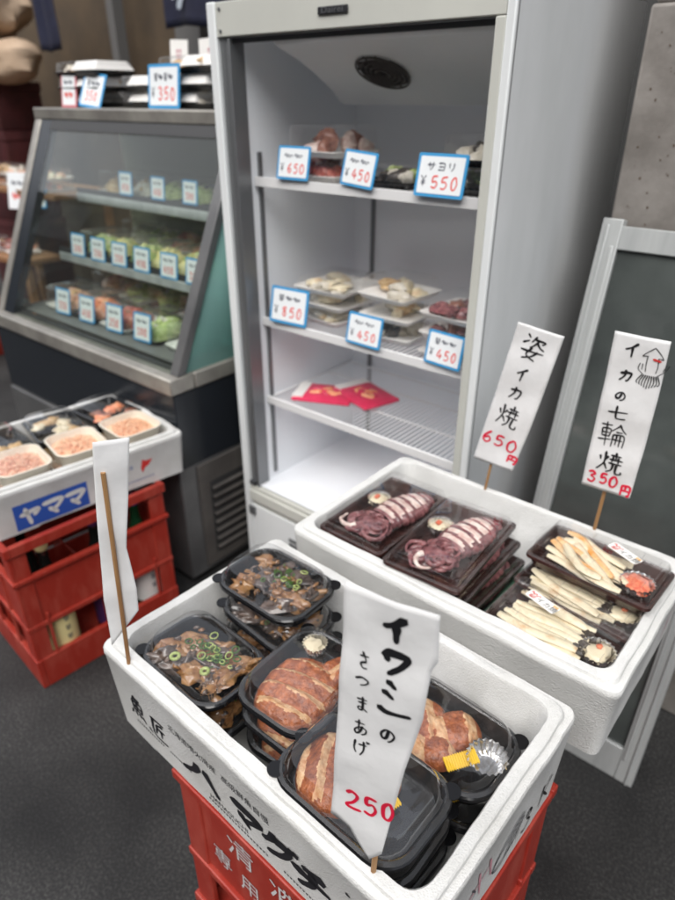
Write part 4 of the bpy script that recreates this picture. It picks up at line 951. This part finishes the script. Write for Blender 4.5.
# ================================================================== LEFT STALL
LA = R(-8); LC = Vector((-1.585, .728, 0))
t = thing('beer_crate', 'red crate with bottles standing left of the front stall', 'crate', (-1.550, .672, 0), R(-4.5), 'red crates')
crate(t, .35, .44, .46, [(.432, .46, 0, True), (.345, .358, 0, True), (.205, .345, .010, False), (.193, .208, .004, True), (.0, .095, .003, True)])
bottle((-1.440, .545, .016), 'dark bottle with cream label near the corner of the left crate', 'label_cream', 'label_cream', .40)
bottle((-1.440, .690, .016), 'dark bottle with purple cap in the left crate', 'label_purple', 'label_purple', .40)
bottle((-1.440, .820, .016), 'green bottle farthest along the left crate', 'label_blue', 'sticker', .40, glass='bottle_green')
bottle((-1.56, .545, .016), 'dark bottle with white label on the near side of the left crate', 'label_blue', 'sticker', .40)
lb = thing('styrofoam_box', 'white foam box printed in blue, on the left red crate', 'foam box', (LC.x, LC.y, .4605), LA, 'foam boxes used as displays')
foam_box(lb, .38, .530, .130, M['foam'], 5)
def lface(y, z): return ((.19-.008+.008*z/.13)+.0012, y, z)
a = Ink(1); a.poly([(-.205, .008), (-.022, .010), (-.022, .080), (-.205, .080)]); a.build('blue_panel', M['blue_ink'], lb, lface)
a = Ink(2)
for k, ch in enumerate('ヤママ'): a.glyph(ch, -.168+.056*k, .042, .050, .050, .0115, taper=.1, jit=1)
a.build('white_lettering', M['foam'], lb, lambda y, z: (lface(y, z)[0]+.0006, y, z))
a = Ink(3)
a.poly([(.128, .060), (.134, .084), (.144, .078), (.164, .078), (.150, .062), (.140, .058), (.132, .044)]); a.build('red_emblem', M['redmark'], lb, lface)
a = Ink(4); a.word('++++', .085, .070, .045, .012, .0020); a.word('++++++++++', .120, .026, .090, .006, .0013); a.build('blue_small_print', mat('pale blue print', lin(130, 140, 180), .6), lb, lface)

def tub(loc, rz, label, food, seed, W=.146, D=.132, H=.052):
    t = thing('salad_tub', label, 'tub', loc, rz, 'white tubs of salad')
    S = [(W-.026, .020, 0), (W-.008, .028, H-.006), (W-.004, .030, H-.004), (W, .030, H-.001), (W-.001, .030, H), (W-.008, .027, H), (W-.012, .026, H-.006), (W-.028, .02, .008)]
    mb = MB(); mb.loft([rr(a, D-W+a, r, z, 6) for a, r, z in S]); mb.build('tub_body', M['tub'], t)
    r = random.Random(seed); mb = MB()
    mb.loft([rr(W-.018, D-.018, .026, H*.62, 6), rr(W-.030, D-.030, .026, H*.70, 6)])
    for i in range(150):
        a = r.uniform(0, 6.3); k = r.random()**.5; x, y = k*math.cos(a)*(W/2-.016), k*math.sin(a)*(D/2-.016)
        mb.blob((x, y, H*.72+.006*(1-k)+r.uniform(0, .004)), (r.uniform(.003, .008), .0026, .0026), 0, i, .4, 6, 4, r.uniform(0, 3))
    mb.build('salad', M[food], t, smooth=60)
    mb = MB(); mb.loft([rr(W-.004, D-.004, .029, H+.0012, 6), rr(W-.012, D-.012, .027, H+.002, 6)], 0, False, True); mb.build('clear_film', M['film'], t)
    return t
zl = .550
for k, (x, y, f) in enumerate(((-1.515, .575, 'salad2'), (-1.498, .722, 'salad'), (-1.478, .875, 'salad'))):
    tub((x, y, zl+.006), LA+R((0, -3, 4)[k]), ('nearest', 'central', 'farthest')[k]+' white tub of orange salad in the left foam box', f, 200+k)
    tub((x, y, .485), LA, ('nearest', 'central', 'farthest')[k]+' lower tub, hidden below another in the left foam box', f, 210+k)
for k, (x, y) in enumerate(((-1.672, .595), (-1.655, .748), (-1.636, .900))):
    pack((x, y, zl+.020), LA+R((5, -4, 10)[k]), ('nearest', 'central', 'farthest')[k]+' black tray with clear lid in the left foam box', 'black trays in the left foam box', .166, .138, [['beige_food', 'cream'], ['beige_food', 'cream'], ['orange_food', 'brown_food']][k], H=.046, tray='black_tray', style='lumps', lidm='lid', seed=220+k, n=7, name='food_tray', th=.022)
    pack((x, y, .485), LA, ('nearest', 'central', 'farthest')[k]+' lower black tray, hidden below another in the left foam box', 'black trays in the left foam box', .140, .125, ['beige_food'], H=.055, tray='black_tray', style='mound', lidm='lid', seed=230+k, n=10, name='food_tray', th=.022)

# ================================================================== LEANING DOOR AND PILLAR
dk = .2
dr = thing('sliding_door', 'old aluminium framed glass door leaning against the concrete pillar', 'door', (-.277, 1.160, 0), 0, rx=-math.atan(dk))
hh = 1.20; hw = .190
mb = MB()
for s in (-1, 1):
    x0, x1 = sorted((s*hw, s*(hw-.040))); mb.box(x0, x1, 0, .026, 0, hh+.012)
    x0, x1 = sorted((s*(hw-.010), s*(hw-.016))); mb.box(x0, x1, -.004, 0, 0, hh)
    x0, x1 = sorted((s*(hw-.026), s*(hw-.034))); mb.box(x0, x1, -.0035, 0, .06, hh-.04)
mb.box(-hw+.040, hw-.040, .001, .025, hh-.045, hh); mb.box(-hw+.040, hw-.040, .001, .025, 0, .085)
mb.build('door_frame', M['alu'], dr, bevel=.002)
mb = MB(); mb.box(-hw+.041, hw-.041, .010, .015, .086, hh-.046); mb.build('glass_pane', M['dark_glass'], dr)
pl = thing('concrete_pillar', 'stained grey concrete pillar right of the refrigerator', 'pillar', (0, 0, 0))
mb = MB(); mb.box(-.466, .9, 1.435, 1.9, 0, 1.548); mb.build('shaft', M['concrete'], pl, bevel=.006)
mb = MB(); mb.box(-.460, .9, 1.441, 1.9, 1.5482, 2.6); mb.build('upper_block', M['concrete'], pl, bevel=.006)
mb = MB(); r = random.Random(5)
for k in range(90):
    x, z = -.44+abs(r.gauss(0, .11)), r.uniform(1.1, 1.56); q_ = r.uniform(.0008, .0024)
    mb.add([(x+q_*math.cos(a)*r.uniform(.7, 1.3), 1.4342, z+q_*math.sin(a)*r.uniform(.7, 1.6)) for a in (2*math.pi*i/7 for i in range(7))], [(0, 1, 2, 3, 4, 5, 6)])
mb.build('rust_spots', mat('rust', lin(92, 78, 66), .9), pl, smooth=0)

# ================================================================== BACKGROUND
ob = thing('added_building', 'unseen two storey building added across the street for reflections, behind the camera', 'building', (0, -6.5, 0))  # unseen block added to darken glass reflections and cut off low sky
mb = MB(); mb.box(-70, 22, -6, 0, 0, 6.8); mb.build('wall', mat('facade', (.13, .125, .115, 1), .85, (.18, .17, .16, 1), .6), ob)
for i in range(19):
    x = -66+4.6*i
    mb = MB(); mb.box(x, x+3.4, -.02, .03, .1, 2.3); mb.build('shopfront', M['dark_in'], ob)
    mb = MB(); mb.box(x+.6, x+2.8, -.02, .04, 3.1, 4.3); mb.build('window', M['dark_glass'], ob); mb = MB(); mb.box(x+.6, x+2.8, -.02, .04, 5.3, 6.5); mb.build('window', M['dark_glass'], ob)
bw = MB(); bw.box(-9, -2.2, 3.0, 3.1, 0, 3.4); tag(bw.build('back_wall', M['wall'], smooth=0), 'dark brown shop wall far behind the showcase', 'wall')
bw = MB(); bw.box(-2.198, 2.5, 2.3, 3.1, 0, 3.4); tag(bw.build('shop_wall', mat('dark wall', (.06, .06, .06, 1), .8, (.09, .09, .088, 1), 3), smooth=0), 'dark grey shop wall directly behind refrigerator and pillar', 'wall')
for k, (x, w_) in enumerate(((-4.20, .07), (-3.55, .22))):
    mb = MB(); mb.box(x, x+w_, 2.80, 2.88, 0, 3.2); tag(mb.build('wall_post', M['wall_grey'], smooth=0, bevel=.004), ('narrow grey post at far left before the brown wall', 'wide grey post near the navy banner')[k], 'post', 'grey posts')
def cloth(name, label, x0, x1, y, z0, z1, m, fold=.02, cat='cloth', seed=0):
    mb = MB(); mb.grid(lambda u, v: (x0+(x1-x0)*u, y+fold*math.sin(u*14+seed)+.01*noise.noise(Vector((u*4, v*4, seed))), z0+(z1-z0)*v+.008*math.sin(u*9)), 40, 16); return tag(mb.build(name, m, solid=.006), label, cat)
b_ = cloth('cloth_banner', 'hanging navy cloth banner with pale emblem above the trays', -3.30, -2.62, 2.55, 1.72, 2.4, M['navy'])
a = Ink(3); a.stroke([(-3.20, 1.90), (-3.13, 1.93), (-3.10, 1.87), (-3.14, 1.80)], .045, .3); a.stroke([(-3.19, 1.85), (-3.12, 1.86)], .03)
a.build('pale_emblem', mat('pale emblem', lin(170, 180, 190), .8), b_, lambda x, z: (x, 2.515, z))
cloth('cloth_banner', 'narrow dark navy banner hanging at the far left', -4.62, -4.36, 2.55, 1.66, 2.4, M['navy'], .012, seed=2)
# beige sack on maroon crates
t = thing('cloth_sack', 'beige folded cloth sack high at the far left', 'sack', (-4.98, 2.45, 1.50), 0)
mb = MB(); mb.blob((0, 0, .12), (.34, .22, .14), 0, 3, .25, 28, 16); mb.build('lower_roll', M['beige'], t)
mb = MB(); mb.blob((-.05, .02, .42), (.32, .22, .22), 0, 6, .25, 28, 16); mb.build('upper_roll', M['beige'], t)
for k in range(5):
    t = thing('storage_crate', ('lowest', 'second lowest', 'middle', 'second highest', 'highest')[k]+' maroon crate of the far left pile', 'crate', (-5.22, 2.5, .30*k), R(2), 'maroon crates')
    mb = MB(); mb.loft([rr(a_, .36-.56+a_, .02, z, 3) for a_, z in ((.52, 0), (.54, .02), (.545, .24), (.56, .245), (.56, .298), (.53, .299), (.50, .05))]); mb.build('crate_shell', M['maroon'], t)
# left neighbour stall
t = thing('stall_table', 'wooden stepped stall table beyond the showcase', 'table', (-4.2, 2.0, 0))
mb = MB(); mb.box(-.75, .42, -.27, -.02, .55, .58); mb.build('lower_shelf', M['wood_table'], t, bevel=.003)
mb = MB(); mb.box(-.75, .42, .0, .40, .88, .91); mb.build('upper_shelf', M['wood_table'], t, bevel=.003)
for x in (-.70, .36):
    for y, h in ((-.24, .55), (.34, .88)): mb = MB(); mb.box(x, x+.04, y, y+.04, 0, h-.001); mb.build('leg', M['wood_table'], t)
GL = 'packs on the neighbouring stall'; nm4 = ("leftmost", "second from left", "third from left", "rightmost")
for i in range(4):
    for k in range(2): pack((-4.56+.20*i, 2.12, .911+.062*k), R(rnd.uniform(-8, 8)), f'{nm4[i]} {("lower", "upper")[k]} pack on the upper shelf of the neighbouring stall', GL, .18, .17, [['salad2', 'cream'], ['beige_food'], ['salad2', 'white_food'], ['orange_food', 'cream']][(i+k) % 4], H=.060, seed=300+i*2+k, n=10)
    pack((-4.60+.20*i, 1.86, .581), R(rnd.uniform(-8, 8)), f'{nm4[i]} pack on the lower shelf of the neighbouring stall', GL, .18, .16, [['red_food'], ['beige_food'], ['brown_food', 'red_food'], ['orange_food']][i], H=.060, seed=320+i, n=10)
for k in range(2):
    t = thing('storage_crate', ('lower', 'upper')[k]+' red crate in front of the neighbouring stall table', 'crate', (-4.30, 1.50, .26*k), R(2), 'red storage crates')
    mb = MB(); mb.loft([rr(a_, .36-.56+a_, .02, z, 3) for a_, z in ((.52, 0), (.54, .02), (.545, .20), (.56, .205), (.56, .258), (.53, .259), (.50, .05))]); mb.build('crate_shell', M['red_crate'], t)
GN = 'cards on the neighbouring stall'
card((-4.20, 1.985, .80), R(20), .15, .21, 'white card hanging from the upper shelf of the neighbouring stall', GN, '~~', '~~', frame='card', seed=120, yen=False)
card((-3.95, 1.985, .83), R(20), .12, .20, 'pale blue card beside the showcase left post', GN, '~~', '~~', frame='blue_frame', seed=123, yen=False)
card((-4.22, 1.745, .56), R(14), .16, .24, 'pink framed card on the lower shelf of the neighbouring stall', GN, '~~', '~~', frame='pink_pack', seed=126, yen=False)
